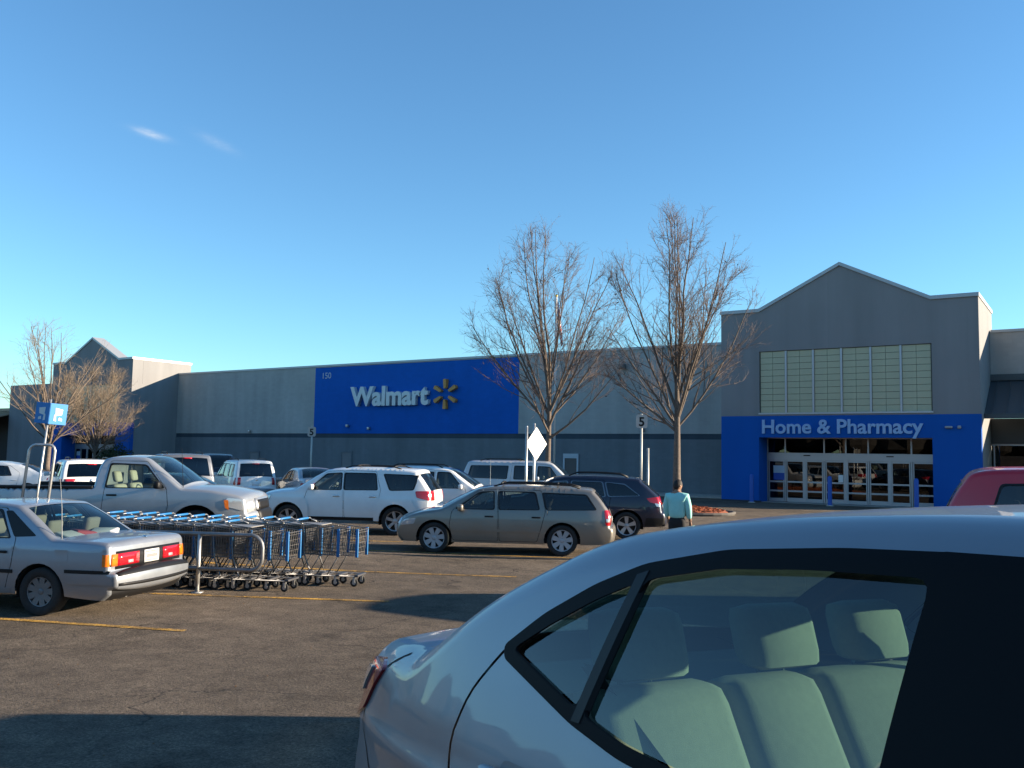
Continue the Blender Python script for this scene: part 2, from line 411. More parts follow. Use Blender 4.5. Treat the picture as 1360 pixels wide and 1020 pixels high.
        for d in doors:
            c = np.array(d).mean(0); dd = [tuple(c + (np.array(p) - c) * (1 - 0.011 / max(0.2, np.linalg.norm(np.array(p) - c)))) for p in d]
            ws = [w for w in wins if pip(d, np.array(w)).mean() > 0.6]
            ob = s.side('door', dd, ws); hx, hz = min(p[0] for p in d) + 0.10, sp.get('hz', 0.80)
            if sp.get('handles', True):
                for q, sd in zip(ob, (1, -1)):
                    yy = float(s.Y([hx + 0.09], [hz])[0]); m = MB().bevbox(hx - L / 2, hx + 0.19 - L / 2, sd * (yy + 0.012) - 0.014, sd * (yy + 0.012) + 0.014, hz - 0.016, hz + 0.016, 0.010)
                    m.build('handle', sp.get('hmat', s.paint), q, True)
        tr = sp.get('trim', BLACK)
        for w, m in zip(wins, wmat):
            s.side('side_window', w, (), m, off=-0.012, step=0.2, rim=False)
            if sp.get('notrim'): continue
            c = np.array(w).mean(0); outw = [tuple(np.array(p) + (np.array(p) - c) / np.linalg.norm(np.array(p) - c) * 0.022) for p in w]; inw = [tuple(np.array(p) - (np.array(p) - c) / np.linalg.norm(np.array(p) - c) * 0.01) for p in w]
            s.side('window_trim', outw, (inw,), tr, off=0.004, step=0.2, rim=False, skirt=0.012)
        # underbody, wells, wheels
        u = MB(); u.box(0.25 - L / 2, L - 0.3 - L / 2, -sp['W'] / 2 + 0.12, sp['W'] / 2 - 0.12, zs + 0.02, zs + 0.08); 
        for c in sp['axles']:
            for sd in (1, -1):
                yo = sp['W'] / 2 - 0.07; n = 12; k0 = -0.25
                pr = [(c - L / 2 + (ar + 0.012) * math.cos(k0 + (math.pi - 2 * k0) * q / n), r + (ar + 0.012) * max(sp.get('archk', 1.0), 1) * math.sin(k0 + (math.pi - 2 * k0) * q / n)) for q in range(n + 1)]
                v = [(x, sd * yo, z) for x, z in pr] + [(x, sd * (yo - 0.34), z) for x, z in pr]; u.add(v, [(i, i + 1, i + n + 2, i + n + 1) for i in range(n)] + [tuple(range(n + 1, 2 * n + 2))])
        u.build('underbody', DARK, s.root)
        tm, rm = wheel_mesh(r, sp.get('tw', 0.21), sp.get('rim', 'five'), sp.get('rimmat', ALU))
        for c in sp['axles']:
            for sd in (1, -1):
                w = link('wheel', tm, s.root, (c - L / 2, sd * (sp['W'] / 2 - sp.get('tw', 0.21) / 2 - 0.035), r), (0, 0, 0 if sd > 0 else math.pi)); link('rim', rm, w)
        s.interior()
        return s
    def interior(s):
        sp = s.sp; L = s.L; W = sp['W']; zb = sp['zb']; it = sp.get('interior', {})
        sm = it.get('mat', SEAT_D); xs = it.get('seats', []); z0 = it.get('floor', 0.36)
        c0, c1 = it.get('cabin', (0.9, L - 1.3))
        f = MB(); f.box(c0 - L / 2, c1 - L / 2, -W / 2 + 0.16, W / 2 - 0.16, z0 - 0.03, z0); f.build('cabin_floor', BLACK, s.root)
        d = MB(); dx = it.get('dash', c1 - 0.45); d.bevbox(dx - L / 2, c1 + 0.15 - L / 2, -W / 2 + 0.14, W / 2 - 0.14, z0 + 0.25, zb - 0.03, 0.06); d.build('dashboard', BLACK, s.root, True)
        st = MB(); sy = 0.36; st.tube([(dx - 0.18 - L / 2 - 0.10 * math.sin(a), sy + 0.18 * math.cos(a), zb - 0.02 + 0.16 * math.sin(a)) for a in np.linspace(0, 2 * math.pi, 17)[:-1]], 0.014, 6, True)
        st.tube([(dx - 0.18 - L / 2, sy, zb - 0.02), (dx - L / 2 + 0.02, sy, zb - 0.1)], 0.03, 6); st.build('steering_wheel', BLACK, s.root, True)
        for x in xs:
            zt = it.get('back', zb + 0.02)
            for y in it.get('ys', (0.37, -0.37)):
                q = MB(); X = x - L / 2; q.bevbox(X, X + 0.5, y - 0.24, y + 0.24, z0 + 0.12, z0 + 0.3, 0.06)
                bx = MB().bevbox(-0.07, 0.07, y - 0.24, y + 0.24, 0, zt - z0 - 0.2, 0.06)
                hr = MB().bevbox(-0.06, 0.05, y - 0.13, y + 0.13, zt - z0 - 0.16, zt - z0 + 0.05, 0.05)
                for mbx in (bx, hr): q.add([(X - p[2] * 0.22 + p[0], p[1], z0 + 0.2 + p[2]) for p in mbx.v], mbx.f)
                q.build('seat', sm, s.root, True)
    # ---- add-ons
    def mirrors(s, x, z, mat=None):
        y0 = float(s.Y([x], [z])[0])
        for sd in (1, -1):
            m = MB(); m.bevbox(-0.06, 0.06, 0.05, 0.22, -0.07, 0.07, 0.04); m.tube([(0.0, -0.03, -0.04), (0, 0.1, -0.03)], 0.025, 6)
            m.v = [(x - s.L / 2 + a, sd * (y0 + b), z + c) for a, b, c in m.v]; m.build('door_mirror', mat or s.paint, s.root, True)
    def rails(s, x0, x1, y, mat=BLACK, dz=0.06, cross=(), zf=None):
        def zr(x): return float(max(np.interp(x, *zip(*sorted([(p[0], p[1]) for p, l in zip(s.P, s.lab) if l == 'roof'])), ), 0)) + 0.02
        for sd in (1, -1):
            X = np.linspace(x0, x1, 9); m = MB(); m.tube([(x - s.L / 2, sd * y, zr(x) + (dz if 0 < k < 8 else -0.01)) for k, x in enumerate(X)], 0.018, 6); m.build('roof_rail', mat, s.root, True)
        for x in cross: MB().tube([(x - s.L / 2, -y, zr(x) + dz + 0.005), (x - s.L / 2, 0, zr(x) + dz + 0.03), (x - s.L / 2, y, zr(x) + dz + 0.005)], 0.02, 6).build('cross_bar', mat, s.root, True)
    def place(s, x, y, deg, pitch=None, scale=1.0, z=None):
        s.root.location = (x, y, gz(x, y) if z is None else z); s.root.scale = (scale,) * 3
        s.root.rotation_mode = 'XYZ'
        a = R(deg); h = Vector((math.cos(a), math.sin(a))); l = Vector((-h.y, h.x)); e = 1.2
        p = (gz(x + h.x * e, y + h.y * e) - gz(x - h.x * e, y - h.y * e)) / (2 * e); q = (gz(x + l.x * .7, y + l.y * .7) - gz(x - l.x * .7, y - l.y * .7)) / 1.4
        s.root.rotation_euler = (math.atan(q), -math.atan(p if pitch is None else pitch), a)
        return s
_wm = {}
def wheel_mesh(r, w, style, mat):
    k = (r, w, style, mat.name)
    if k in _wm: return _wm[k]
    h = w / 2; ri = r * (0.70 if style != 'steel' else 0.62)
    t = MB().lathe([(ri, -h * .8), (ri * 1.04, -h * .95), (r * .93, -h), (r * .985, -h * .86), (r, -h * .6), (r, h * .6), (r * .985, h * .86), (r * .93, h), (ri * 1.04, h * .95), (ri, h * .8), (ri * .97, h * .3)], 32, 'y')
    to = t.build('wheel_tmp', RUBBER, None, True); tm = to.data; bpy.data.objects.remove(to); tm.name = 'tyre'
    m = MB(); m.lathe([(ri * 1.0, h * .82), (ri * .985, h * .9), (ri * .93, h * .86), (ri * .90, h * .3), (ri * .9, -h * .5)], 28, 'y')
    nsp = {'five': 5, 'six': 6, 'seven': 7, 'cap': 7, 'steel': 9}[style]
    f0 = h * .72 if style in ('cap', 'steel') else h * .62
    m.lathe([(0, f0 + .012), (ri * .12, f0 + .012), (ri * .2, f0 + .004), (ri * .26, f0 - .02), (ri * .26, f0 - .06)], 16, 'y')
    wid = {'five': .22, 'six': .20, 'seven': .20, 'cap': .24, 'steel': .27}[style]
    for q in range(nsp):
        a = 2 * math.pi * q / nsp + .3
        def P(rr, dy, y): ca, sa = math.cos(a), math.sin(a); return (rr * ca - dy * sa, y, rr * sa + dy * ca)
        w0, w1 = ri * wid * .62, ri * wid * (1.0 if style in ('cap', 'five') else .8)
        v = [P(ri * .2, -w0, f0), P(ri * .2, w0, f0), P(ri * .93, w1, f0 + .01), P(ri * .93, -w1, f0 + .01)]; v += [(x, y - .03, z) for x, y, z in v]
        m.add(v, [(0, 1, 2, 3), (0, 4, 5, 1), (1, 5, 6, 2), (2, 6, 7, 3), (3, 7, 4, 0)])
    o = m.build('rim_tmp', mat, None, False); rm = o.data; bpy.data.objects.remove(o); rm.name = 'rim'
    # dark disc behind the spokes
    d = bmesh.new(); d.from_mesh(rm); rm.materials.append(BLACK)
    cv = [d.verts.new((ri * .92 * math.cos(2 * math.pi * q / 20), -h * .1, ri * .92 * math.sin(2 * math.pi * q / 20))) for q in range(20)]; fc = d.faces.new(cv); fc.material_index = 1
    bmesh.ops.recalc_face_normals(d, faces=[f for f in d.faces if f.material_index == 0]); d.to_mesh(rm); d.free()
    _wm[k] = (tm, rm); return tm, rm
def emblem(car, i, t=0.0, r=0.05, mat=None):
    p = car.sp_pt(i, t, 0.012); q = car.sp_pt(i, t, 0.03); d = (Vector(q) - Vector(p)).normalized()
    m = MB().lathe([(0, .006), (r, .003), (r * 1.05, -.004)], 16, 'z'); rot = Vector((0, 0, 1)).rotation_difference(d)
    m.v = [tuple(Vector(p) + rot @ Vector((a * 1.0, b * 0.7, c))) for a, b, c in m.v]; m.build('emblem', mat or CHROME, car.root, True)
def plate(car, lab, z0, z1, w, text=None, off=0.012):
    i0 = car.idx(lab, z=z0); i1 = car.idx(lab, z=z1); ye = float(np.interp((i0 + i1) / 2, range(len(car.YE)), car.YE)); t = w / 2 / ye
    return car.strip('licence_plate', min(i0, i1), max(i0, i1), PLATE, -t, t, off, skirt=0.01, ni=2)
# ------------------------------------------------------------------ ground
def asphalt(name, base, var=0.35, spec=0.25, wear=None):
    m = bpy.data.materials.new(name); m.use_nodes = True; t = m.node_tree; p = t.nodes['Principled BSDF']; p.inputs['Roughness'].default_value = 0.88; p.inputs['Specular IOR Level'].default_value = spec
    tc = nd(t, 'ShaderNodeNewGeometry')
    def noise(sc, det=5.0, ro=0.6):
        n = nd(t, 'ShaderNodeTexNoise', Scale=sc, Detail=det, Roughness=ro); t.links.new(tc.outputs['Position'], n.inputs['Vector']); return n.outputs[0]
    def rng_(src, a, b, c, d):
        r = nd(t, 'ShaderNodeMapRange'); t.links.new(src, r.inputs[0])
        for k, v in zip(('From Min', 'From Max', 'To Min', 'To Max'), (a, b, c, d)): r.inputs[k].default_value = v
        return r.outputs[0]
    def mul(a, b):
        n = nd(t, 'ShaderNodeMath', operation='MULTIPLY'); t.links.new(a, n.inputs[0]); t.links.new(b, n.inputs[1]); return n.outputs[0]
    big = rng_(noise(0.22, 4), 0.3, 0.7, 1 - var, 1 + var); mid = rng_(noise(2.3, 6, .75), 0.3, 0.7, 0.60, 1.40); fine = rng_(noise(42, 4, .85), 0.34, 0.66, 0.35, 1.75)
    v = nd(t, 'ShaderNodeTexVoronoi', Scale=110.0); t.links.new(tc.outputs['Position'], v.inputs['Vector']); peb = rng_(v.outputs['Color'], 0.0, 1.0, 0.65, 1.4)
    f = mul(mul(big, mid), mul(fine, peb))
    # cracks: edges of a warped voronoi, thinned by noise
    wv = nd(t, 'ShaderNodeTexNoise', Scale=1.3, Detail=6.0); t.links.new(tc.outputs['Position'], wv.inputs['Vector']); ws = nd(t, 'ShaderNodeVectorMath', operation='MULTIPLY_ADD'); t.links.new(wv.outputs['Color'], ws.inputs[0]); ws.inputs[1].default_value = (1.1, 1.1, 0); t.links.new(tc.outputs['Position'], ws.inputs[2])
    ve = nd(t, 'ShaderNodeTexVoronoi', Scale=0.42, feature='DISTANCE_TO_EDGE'); t.links.new(ws.outputs[0], ve.inputs['Vector'])
    ck = rng_(ve.outputs[0], 0.002, 0.009, 0.0, 1.0); km = rng_(noise(0.7, 3), 0.47, 0.58, 1.0, 0.0); mx = nd(t, 'ShaderNodeMath', operation='MAXIMUM'); t.links.new(ck, mx.inputs[0]); t.links.new(km, mx.inputs[1])
    ckf = rng_(mx.outputs[0], 0, 1, 0.28, 1.0); f = mul(f, ckf)
    st = rng_(noise(0.9, 5, .75), 0.56, 0.72, 1.0, 0.5); f = mul(f, st)       # oil and damp stains
    c = nd(t, 'ShaderNodeMix', data_type='RGBA', blend_type='MULTIPLY'); c.inputs[0].default_value = 1; c.inputs[6].default_value = (*base, 1); t.links.new(f, c.inputs[7]); t.links.new(c.outputs[2], p.inputs['Base Color'])
    if wear:        # paint worn through to the asphalt
        wk = nd(t, 'ShaderNodeMix', data_type='RGBA'); w1 = rng_(noise(5.5, 6, .75), wear - .05, wear + .05, 0.0, 1.0); w2 = rng_(noise(.55, 3), .35, .6, .15, 1.0); t.links.new(mul(w1, w2), wk.inputs[0]); wk.inputs[6].default_value = (*base, 1); wk.inputs[7].default_value = (.11, .09, .07, 1); t.links.new(wk.outputs[2], c.inputs[6])
    b = nd(t, 'ShaderNodeBump', Strength=0.9, Distance=0.012); t.links.new(mul(fine, ckf), b.inputs['Height']); t.links.new(b.outputs[0], p.inputs['Normal'])
    return m
ASPH = asphalt('worn_asphalt', (0.128, 0.101, 0.075))
# grid in view-aligned coordinates so that the ramp is smooth
ss = list(np.arange(-40, 30, 0.5)) + [30, 40, 60, 90, 140, 250, 600, 2500]; tt = [-2500, -400, -120, -60] + list(np.arange(-40, -16, 4)) + list(np.arange(-16, 6, .75)) + list(np.arange(6, 41, 4)) + [60, 120, 400, 2500]
v = []; ss = [-2500, -300, -80] + ss
for a in ss:
    for b_ in tt:
        q = FWD * a + RGT * b_; v.append((q.x, q.y, gz(q.x, q.y)))
w = len(tt); f = [(i * w + j, i * w + j + 1, (i + 1) * w + j + 1, (i + 1) * w + j)[::-1] for i in range(len(ss) - 1) for j in range(w - 1)]
tag(mk('parking_lot', v, f, ASPH, None, True), kind='structure')
YEL = asphalt('worn_yellow_line', (0.55, 0.31, 0.06), .25, wear=.47); WHT = asphalt('worn_white_line', (0.6, 0.6, 0.58), .25)
def line(name, p, q, w_=0.11, mat=None, n=10, z=0.006):
    p = Vector(p); q = Vector(q); d = (q - p).normalized(); s_ = Vector((-d.y, d.x)) * w_ / 2; vv = []
    for i in range(n + 1):
        c_ = p + (q - p) * i / n
        for e in (c_ - s_, c_ + s_): vv.append((e.x, e.y, gz(e.x, e.y) + z))
    o = mk(name, vv, [(2 * i, 2 * i + 1, 2 * i + 3, 2 * i + 2) for i in range(n)][::-1], mat or YEL); tag(o, kind='structure'); return o
SA = R(26); SD = Vector((math.cos(SA), math.sin(SA)))
line('stall_line', (-13.5, 5.05), (-8.97, 6.78)); line('stall_line', (-14.0, 7.0), (-8.54, 9.85)); line('stall_line', (-13.5, 10.55), (-8.56, 13.2), 0.11)
line('stall_line', (-14.5, 13.9), (-9.0, 16.5)); line('stall_line', (-19.5, 17.1), (-14.0, 19.8)); line('stall_line', (-18.0, 14.6), (-14.0, 16.6)); line('stall_line', (-19.0, 20.4), (-13.8, 23.0))
# ---- car colours
P_SILVERBLUE = paint('silver_paint', (0.27, 0.29, 0.32), 0.55); P_SILVER = paint('light_silver_paint', (0.36, 0.38, 0.40), 0.5)
P_WHITE = paint('white_paint', (0.74, 0.75, 0.74)); P_GOLD = paint('champagne_paint', (0.235, 0.215, 0.185), 0.5)
P_NAVY = paint('navy_paint', (0.012, 0.016, 0.035), 0.3); P_RED = paint('red_paint', (0.55, 0.006, 0.022), 0.0); P_GREY = paint('grey_paint', (0.17, 0.18, 0.20), 0.5)
P_COR = pmat('classic_silver_paint', (0.25, 0.26, 0.285), 0.40, 0.5, coat=0.5, noise=0.06, nscale=4, dirt=.1); P_BLACKC = paint('black_paint', (0.012, 0.012, 0.014)); P_TAN = paint('grey_white_paint', (0.50, 0.51, 0.52), 0.1)

def lamp_rear(c, lab, z0, z1, t0, t1, mat=REDL, off=0.010, name='tail_lamp', **k):
    i0, i1 = c.idx(lab, z=z0), c.idx(lab, z=z1)
    for sg in (1, -1): c.strip(name, min(i0, i1), max(i0, i1), mat, *(sorted((sg * t0, sg * t1))), off=off, skirt=0.02, ni=3, nt=4, **k)
def side_lamp(c, poly, mat=REDL, name='tail_lamp', off=0.008): c.side(name, rpoly(poly, 0.03), (), mat, off=off, step=0.06, skirt=0.02, rim=True)

def small_sedan(name, label, paintm, group=None, L=4.75, H=1.46, W=1.80, tail=REDL, **kw):
    sp = dict(L=L, W=W, H=H, zb=0.93, tum=0.22, paint=paintm, tr=0.325, axles=(1.05, L - 0.95), sill=0.25, rim='five', er=0.08,
        path=[('rear_bumper', [(.12, .27, .10), (.03, .34, .16), (.0, .50, .18), (.02, .66, .17)]), ('trunk_back', [(.06, .72, .14), (.09, .92, .10), (.12, 1.04, .07)]),
              ('trunk_lid', [(.2, 1.07, .04), (.45, 1.08, .04), (.66, 1.09, .04)]), ('rear_window', [(.74, 1.10, .06), (1.1, 1.28, .08), (1.42, 1.40, .06)]),
              ('roof', [(1.55, 1.42, .03), (2.1, H, .03), (2.6, H - .01, .03), (2.8, 1.42, .03)]), ('windshield', [(2.92, 1.385, .05), (3.3, 1.20, .10), (3.62, 1.0, .10)]),
              ('hood', [(3.72, .97, .06), (4.1, .90, .06), (L - .28, .80, .08)]), ('front_bumper', [(L - .1, .70, .14), (L - .02, .55, .18), (L, .4, .18), (L - .08, .24, .16)])],
        doors=[[(2.30, .30), (3.35, .30), (3.42, .62), (3.36, .93), (2.9, 1.36), (2.36, 1.40)], [(1.44, .64), (1.56, .30), (2.28, .30), (2.34, 1.40), (1.75, 1.36), (1.36, 1.08)]],
        windows=[[(2.40, .96), (3.27, .96), (2.86, 1.30), (2.42, 1.36)], [(1.66, .98), (2.30, .96), (2.34, 1.36), (1.85, 1.33)]], wmats=[GL_MID, GL_MID], glass_rear_window=GL_MID,
        interior=dict(cabin=(.9, 3.5), seats=(2.25, 1.35)))
    sp.update(kw); c = Car(name, label, 'car', sp, group).build()
    lamp_rear(c, 'trunk_back', .74, .93, .55, 1.0, tail); side_lamp(c, [(.12, .74), (.10, .93), (.34, .92), (.40, .82)], tail)
    plate(c, 'trunk_back', .76, .90, .32); c.mirrors(3.2, .98); emblem(c, c.idx('trunk_back', z=.97))
    i = c.idx('front_bumper', z=.66); 
    for sg in (1, -1): c.strip('headlight', c.idx('front_bumper', z=.70), c.idx('front_bumper', z=.58), CLEAR, *(sorted((sg * .55, sg * 1.0))), off=.008, skirt=.02, ni=3, nt=4)
    c.side('headlight', rpoly([(L - .12, .60), (L - .16, .70), (L - .48, .78), (L - .42, .68)], .03), (), CLEAR, off=.006, step=.06, skirt=.02)
    c.strip('grille', c.idx('front_bumper', z=.66), c.idx('front_bumper', z=.56), BLACK, -.45, .45, off=.006, skirt=.02, ni=2)
    return c

def tall_suv(name, label, paintm, group=None, L=4.60, H=1.72, W=1.84, gl=GL_DARK, lamp='mid', rack=True, bumper=None, cat='suv', hoodz=1.05, glf=GL_MID, **kw):
    h = H; zb = kw.pop('zb', 1.04); lz = kw.pop('lz', 0)
    sp = dict(L=L, W=W, H=h, zb=zb, tum=kw.pop('tum', 0.17), paint=paintm, tr=0.355, axles=(.88, L - .90), sill=0.30, rim='five', er=0.07, zmax=.72,
        path=[('rear_bumper', [(.12, .32, .08), (.02, .38, .12), (.0, .50, .13), (.02, .64, .12)]), ('tailgate', [(.07, .68, .10), (.08, .9, .08), (.11, zb + .04, .08)]),
              ('rear_window', [(.14, zb + .09, .08), (.26, h - .28, .07), (.34, h - .13, .06)]), ('roof', [(.40, h - .04, .04), (.6, h - .015, .03), (1.5, h, .03), (2.3, h - .02, .03), (2.55, h - .06, .03)]),
              ('windshield', [(2.68, h - .11, .06), (3.0, h - .34, .10), (3.36, zb + .06, .10)]), ('hood', [(3.46, zb + .02, .05), (3.9, hoodz - .03, .05), (L - .22, hoodz - .12, .07)]),
              ('front_fascia', [(L - .08, hoodz - .20, .10), (L - .03, .72, .12)]), ('front_bumper', [(L, .62, .14), (L, .42, .14), (L - .08, .30, .12)])],
        doors=[[(2.12, .36), (3.1, .36), (3.16, .7), (3.12, zb), (2.66, h - .10), (2.16, h - .07)], [(1.30, .70), (1.42, .36), (2.10, .36), (2.14, h - .07), (1.36, h - .08), (1.20, zb)]],
        windows=[[(2.22, zb + .03), (3.04, zb + .03), (2.62, h - .16), (2.24, h - .14)], [(1.32, zb + .04), (2.10, zb + .03), (2.12, h - .14), (1.40, h - .15)], [(.40, zb + .06), (1.14, zb + .05), (1.24, h - .15), (.55, h - .17)]],
        wmats=[glf, gl, gl], glass_rear_window=gl, interior=dict(cabin=(.5, 3.2), seats=(2.1, 1.2), floor=.45, back=zb + .04), hz=.92, names={'front_fascia': 'front_panel'})
    sp.update(kw); c = Car(name, label, cat, sp, group).build()
    if lamp == 'mid':
        lamp_rear(c, 'tailgate', .84 + lz, 1.04 + lz, .60, 1.0); side_lamp(c, [(.10, .84 + lz), (.12, 1.04 + lz), (.30, 1.03 + lz), (.32, .90 + lz)])
    elif lamp == 'tall':
        lamp_rear(c, 'tailgate', .78, 1.06, .84, 1.0); side_lamp(c, [(.09, .78), (.13, 1.06), (.22, 1.06), (.24, .78)])
    else: lamp_rear(c, 'tailgate', .72, 1.0, .86, 1.0)
    plate(c, 'tailgate', .74, .88, .34); c.mirrors(2.98, zb + .08); emblem(c, c.idx('tailgate', z=zb - .06))
    if rack: c.rails(.75, 2.35, .56)
    c.strip('brake_light', *sorted((c.idx('rear_window', z=h - .17), c.idx('rear_window', z=h - .14))), REDL, -.22, .22, off=.02, skirt=.02, ni=1)
    for sg in (1, -1): c.strip('headlight', *sorted((c.idx('front_fascia', z=hoodz - .22), c.idx('front_fascia', z=.74))), CLEAR, *(sorted((sg * .62, sg * 1.0))), off=.008, skirt=.02, ni=3, nt=4)
    c.strip('grille', *sorted((c.idx('front_fascia', z=hoodz - .22), c.idx('front_fascia', z=.74))), BLACK, -.56, .56, off=.008, skirt=.02, ni=3)
    if bumper: c.strip('bumper_cover', c.seg('rear_bumper')[0], c.seg('rear_bumper')[1] - 1.0, bumper, -1, 1, off=.012, skirt=.02)
    return c
ROWG = 'vehicles parked in the store lot'
# ---- 1 old silver sedan with the boxy tail
sp = dict(L=4.52, W=1.71, H=1.385, zb=0.915, tum=0.20, paint=P_SILVERBLUE, tr=0.30, arch=.355, axles=(1.02, 3.62), sill=0.26, rim='steel', rimmat=STEEL, er=0.045, tw=.19, rear_taper=(.7, .05), front_taper=(.8, .06), crease=(.86, .006),
    path=[('rear_valance', [(.16, .22, .02), (.06, .30, .03), (.05, .36, .03)]), ('rear_bumper', [(-.02, .37, .06), (-.04, .41, .07), (-.04, .53, .07), (.0, .565, .06)]), ('trunk_back', [(.06, .58, .03), (.065, .70, .03), (.08, .87, .03)]),
          ('trunk_lid', [(.13, .925, .02), (.30, .94, .02), (.60, .945, .02), (.84, .95, .02)]), ('rear_window', [(.90, .97, .03), (1.2, 1.16, .06), (1.46, 1.31, .04)]),
          ('roof', [(1.54, 1.345, .02), (1.9, 1.375, .02), (2.3, 1.375, .02), (2.55, 1.345, .02)]), ('windshield', [(2.63, 1.32, .04), (2.98, 1.12, .06), (3.28, .94, .05)]),
          ('hood', [(3.36, .92, .02), (3.9, .86, .02), (4.38, .78, .03)]), ('front_panel', [(4.46, .74, .03), (4.47, .60, .03)]), ('front_bumper', [(4.52, .57, .05), (4.54, .42, .05), (4.46, .30, .04)])],
    doors=[[(2.14, .30), (3.12, .30), (3.2, .6), (3.18, .9), (2.66, 1.29), (2.18, 1.335)], [(1.42, .62), (1.52, .30), (2.12, .30), (2.16, 1.335), (1.68, 1.32), (1.40, .95)]],
    windows=[[(2.23, .94), (3.06, .94), (2.62, 1.25), (2.25, 1.295)], [(1.50, .955), (2.12, .94), (2.14, 1.295), (1.76, 1.28)]], wmats=[GL_CLEAR, GL_CLEAR], glass_rear_window=GL_CLEAR, glass_windshield=GL_CLEAR, wr=.035,
    interior=dict(cabin=(.85, 3.3), seats=(2.2, 1.35), mat=SEAT_M, dash=2.75, back=.90), hmat=BLACK, hz=.78, names={'rear_valance': 'bumper_valance'}, segmat={'rear_valance': BLACK})
c = Car('parked_car', 'old boxy silver sedan with amber and red tail lamps at the left edge', 'car', sp, ROWG).build(); CAMRY = c
bk = lambda z: c.idx('trunk_back', z=z)
c.strip('rear_trim_panel', bk(.60), bk(.82), BLACK, -.90, .90, off=.004, skirt=.01, ni=3)
for sg in (1, -1):
    c.strip('tail_lamp', bk(.645), bk(.79), REDL, *sorted((sg * .34, sg * .87)), off=.016, skirt=.02, ni=3, nt=4)
    c.strip('reversing_lamp', bk(.665), bk(.70), CLEAR, *sorted((sg * .50, sg * .62)), off=.021, skirt=.01, ni=1, nt=2)
    c.strip('turn_lamp', bk(.645), bk(.79), AMBER, *sorted((sg * .872, sg * 1.0)), off=.016, skirt=.02, ni=3, nt=3)
c.side('turn_lamp', [(.0645, .645), (.075, .79), (.15, .79), (.14, .645)], (), AMBER, off=.010, step=.05, skirt=.02)
plate(c, 'trunk_back', .635, .79, .31, off=.020)
for a_, b_, w_ in ((.755, .775, .26), (.69, .735, .22), (.655, .668, .24)): c.strip('plate_print', bk(a_), bk(b_), pmat('plate_print', (.35, .2, .2), .6), -w_ / 1.5, w_ / 1.5, off=.0225, ni=1)
rb = lambda z: c.idx('rear_bumper', z=z)
c.strip('bumper_strip', c.seg('rear_bumper')[1] - 2.2, c.seg('rear_bumper')[1], BLACK, -1, 1, off=.006, skirt=.01); c.strip('bumper_strip', rb(.41), rb(.445), BLACK, -1, 1, off=.006, skirt=.01, ni=2)
c.side('bumper_corner', [(.0, .42), (.02, .55), (.62, .55), (.62, .42)], (), P_SILVERBLUE, off=.018, step=.08, skirt=.03); 
c.side('side_moulding', [(1.40, .52), (1.40, .565), (3.24, .565), (3.24, .52)], (), BLACK, off=.012, step=.2, skirt=.02, rim=False); c.side('side_moulding', [(.06, .555), (.06, .595), (.64, .595), (.64, .555)], (), BLACK, off=.019, step=.2, skirt=.03, rim=False)
c.side('pillar_louvre', rpoly([(1.12, .985), (1.44, .965), (1.70, 1.28), (1.60, 1.285)], .03), (), BLACK, off=.003, step=.08, skirt=.01)
c.side('fuel_door', rpoly([(.62, .68), (.82, .68), (.82, .83), (.62, .83)], .02), (), P_SILVERBLUE, off=.004, step=.1, skirt=.01, sides=(1,))
c.side('sill_panel', [(1.44, .27), (1.44, .33), (3.2, .33), (3.2, .27)], (), P_SILVERBLUE, off=.008, step=.2, skirt=.02, rim=False)
yy = float(c.Y([.84], [.93])[0]); MB().tube([(.84 - 2.26, yy - .12, .93), (.86 - 2.26, yy - .11, 1.35), (.90 - 2.26, yy - .10, 1.72)], [.006, .004, .0025], 6).build('aerial', GALV, c.root)
c.mirrors(3.05, .96, BLACK); emblem(c, c.idx('trunk_lid', x=.14), 0, .03)
sh = MB().bevbox(.92 - 2.26, 1.45 - 2.26, -.6, .6, .86, .905, .02); sh.build('parcel_shelf', pmat('shelf_cloth', (.05, .045, .05), .9), c.root)
for k, (bx_, by_, cl_) in enumerate(((1.05, .25, (.55, .55, .56)), (1.15, -.1, (.35, .05, .06)), (1.0, -.35, (.6, .6, .6)), (1.2, .4, (.2, .2, .3)))):
    m = MB().bevbox(-.14, .14, -.17, .17, 0, .07, .03); m.v = [(bx_ - 2.26 + p[0] * math.cos(k) - p[1] * math.sin(k), by_ + p[0] * math.sin(k) + p[1] * math.cos(k), .905 + p[2] * (1 + .5 * math.sin(9 * p[0] + k))) for p in m.v]; m.build('shelf_clutter', pmat('clutter%d' % k, cl_, .8), c.root, True)
MB().tube([(.12 - 2.26, .35, .24), (.5 - 2.26, .35, .22)], .025, 8).build('exhaust_pipe', GALV, c.root, True)
MB().bevbox(.18 - 2.26, .85 - 2.26, -.55, .55, .19, .30, .04).build('spare_wheel_well', pmat('underseal', (.16, .13, .09), .9), c.root)

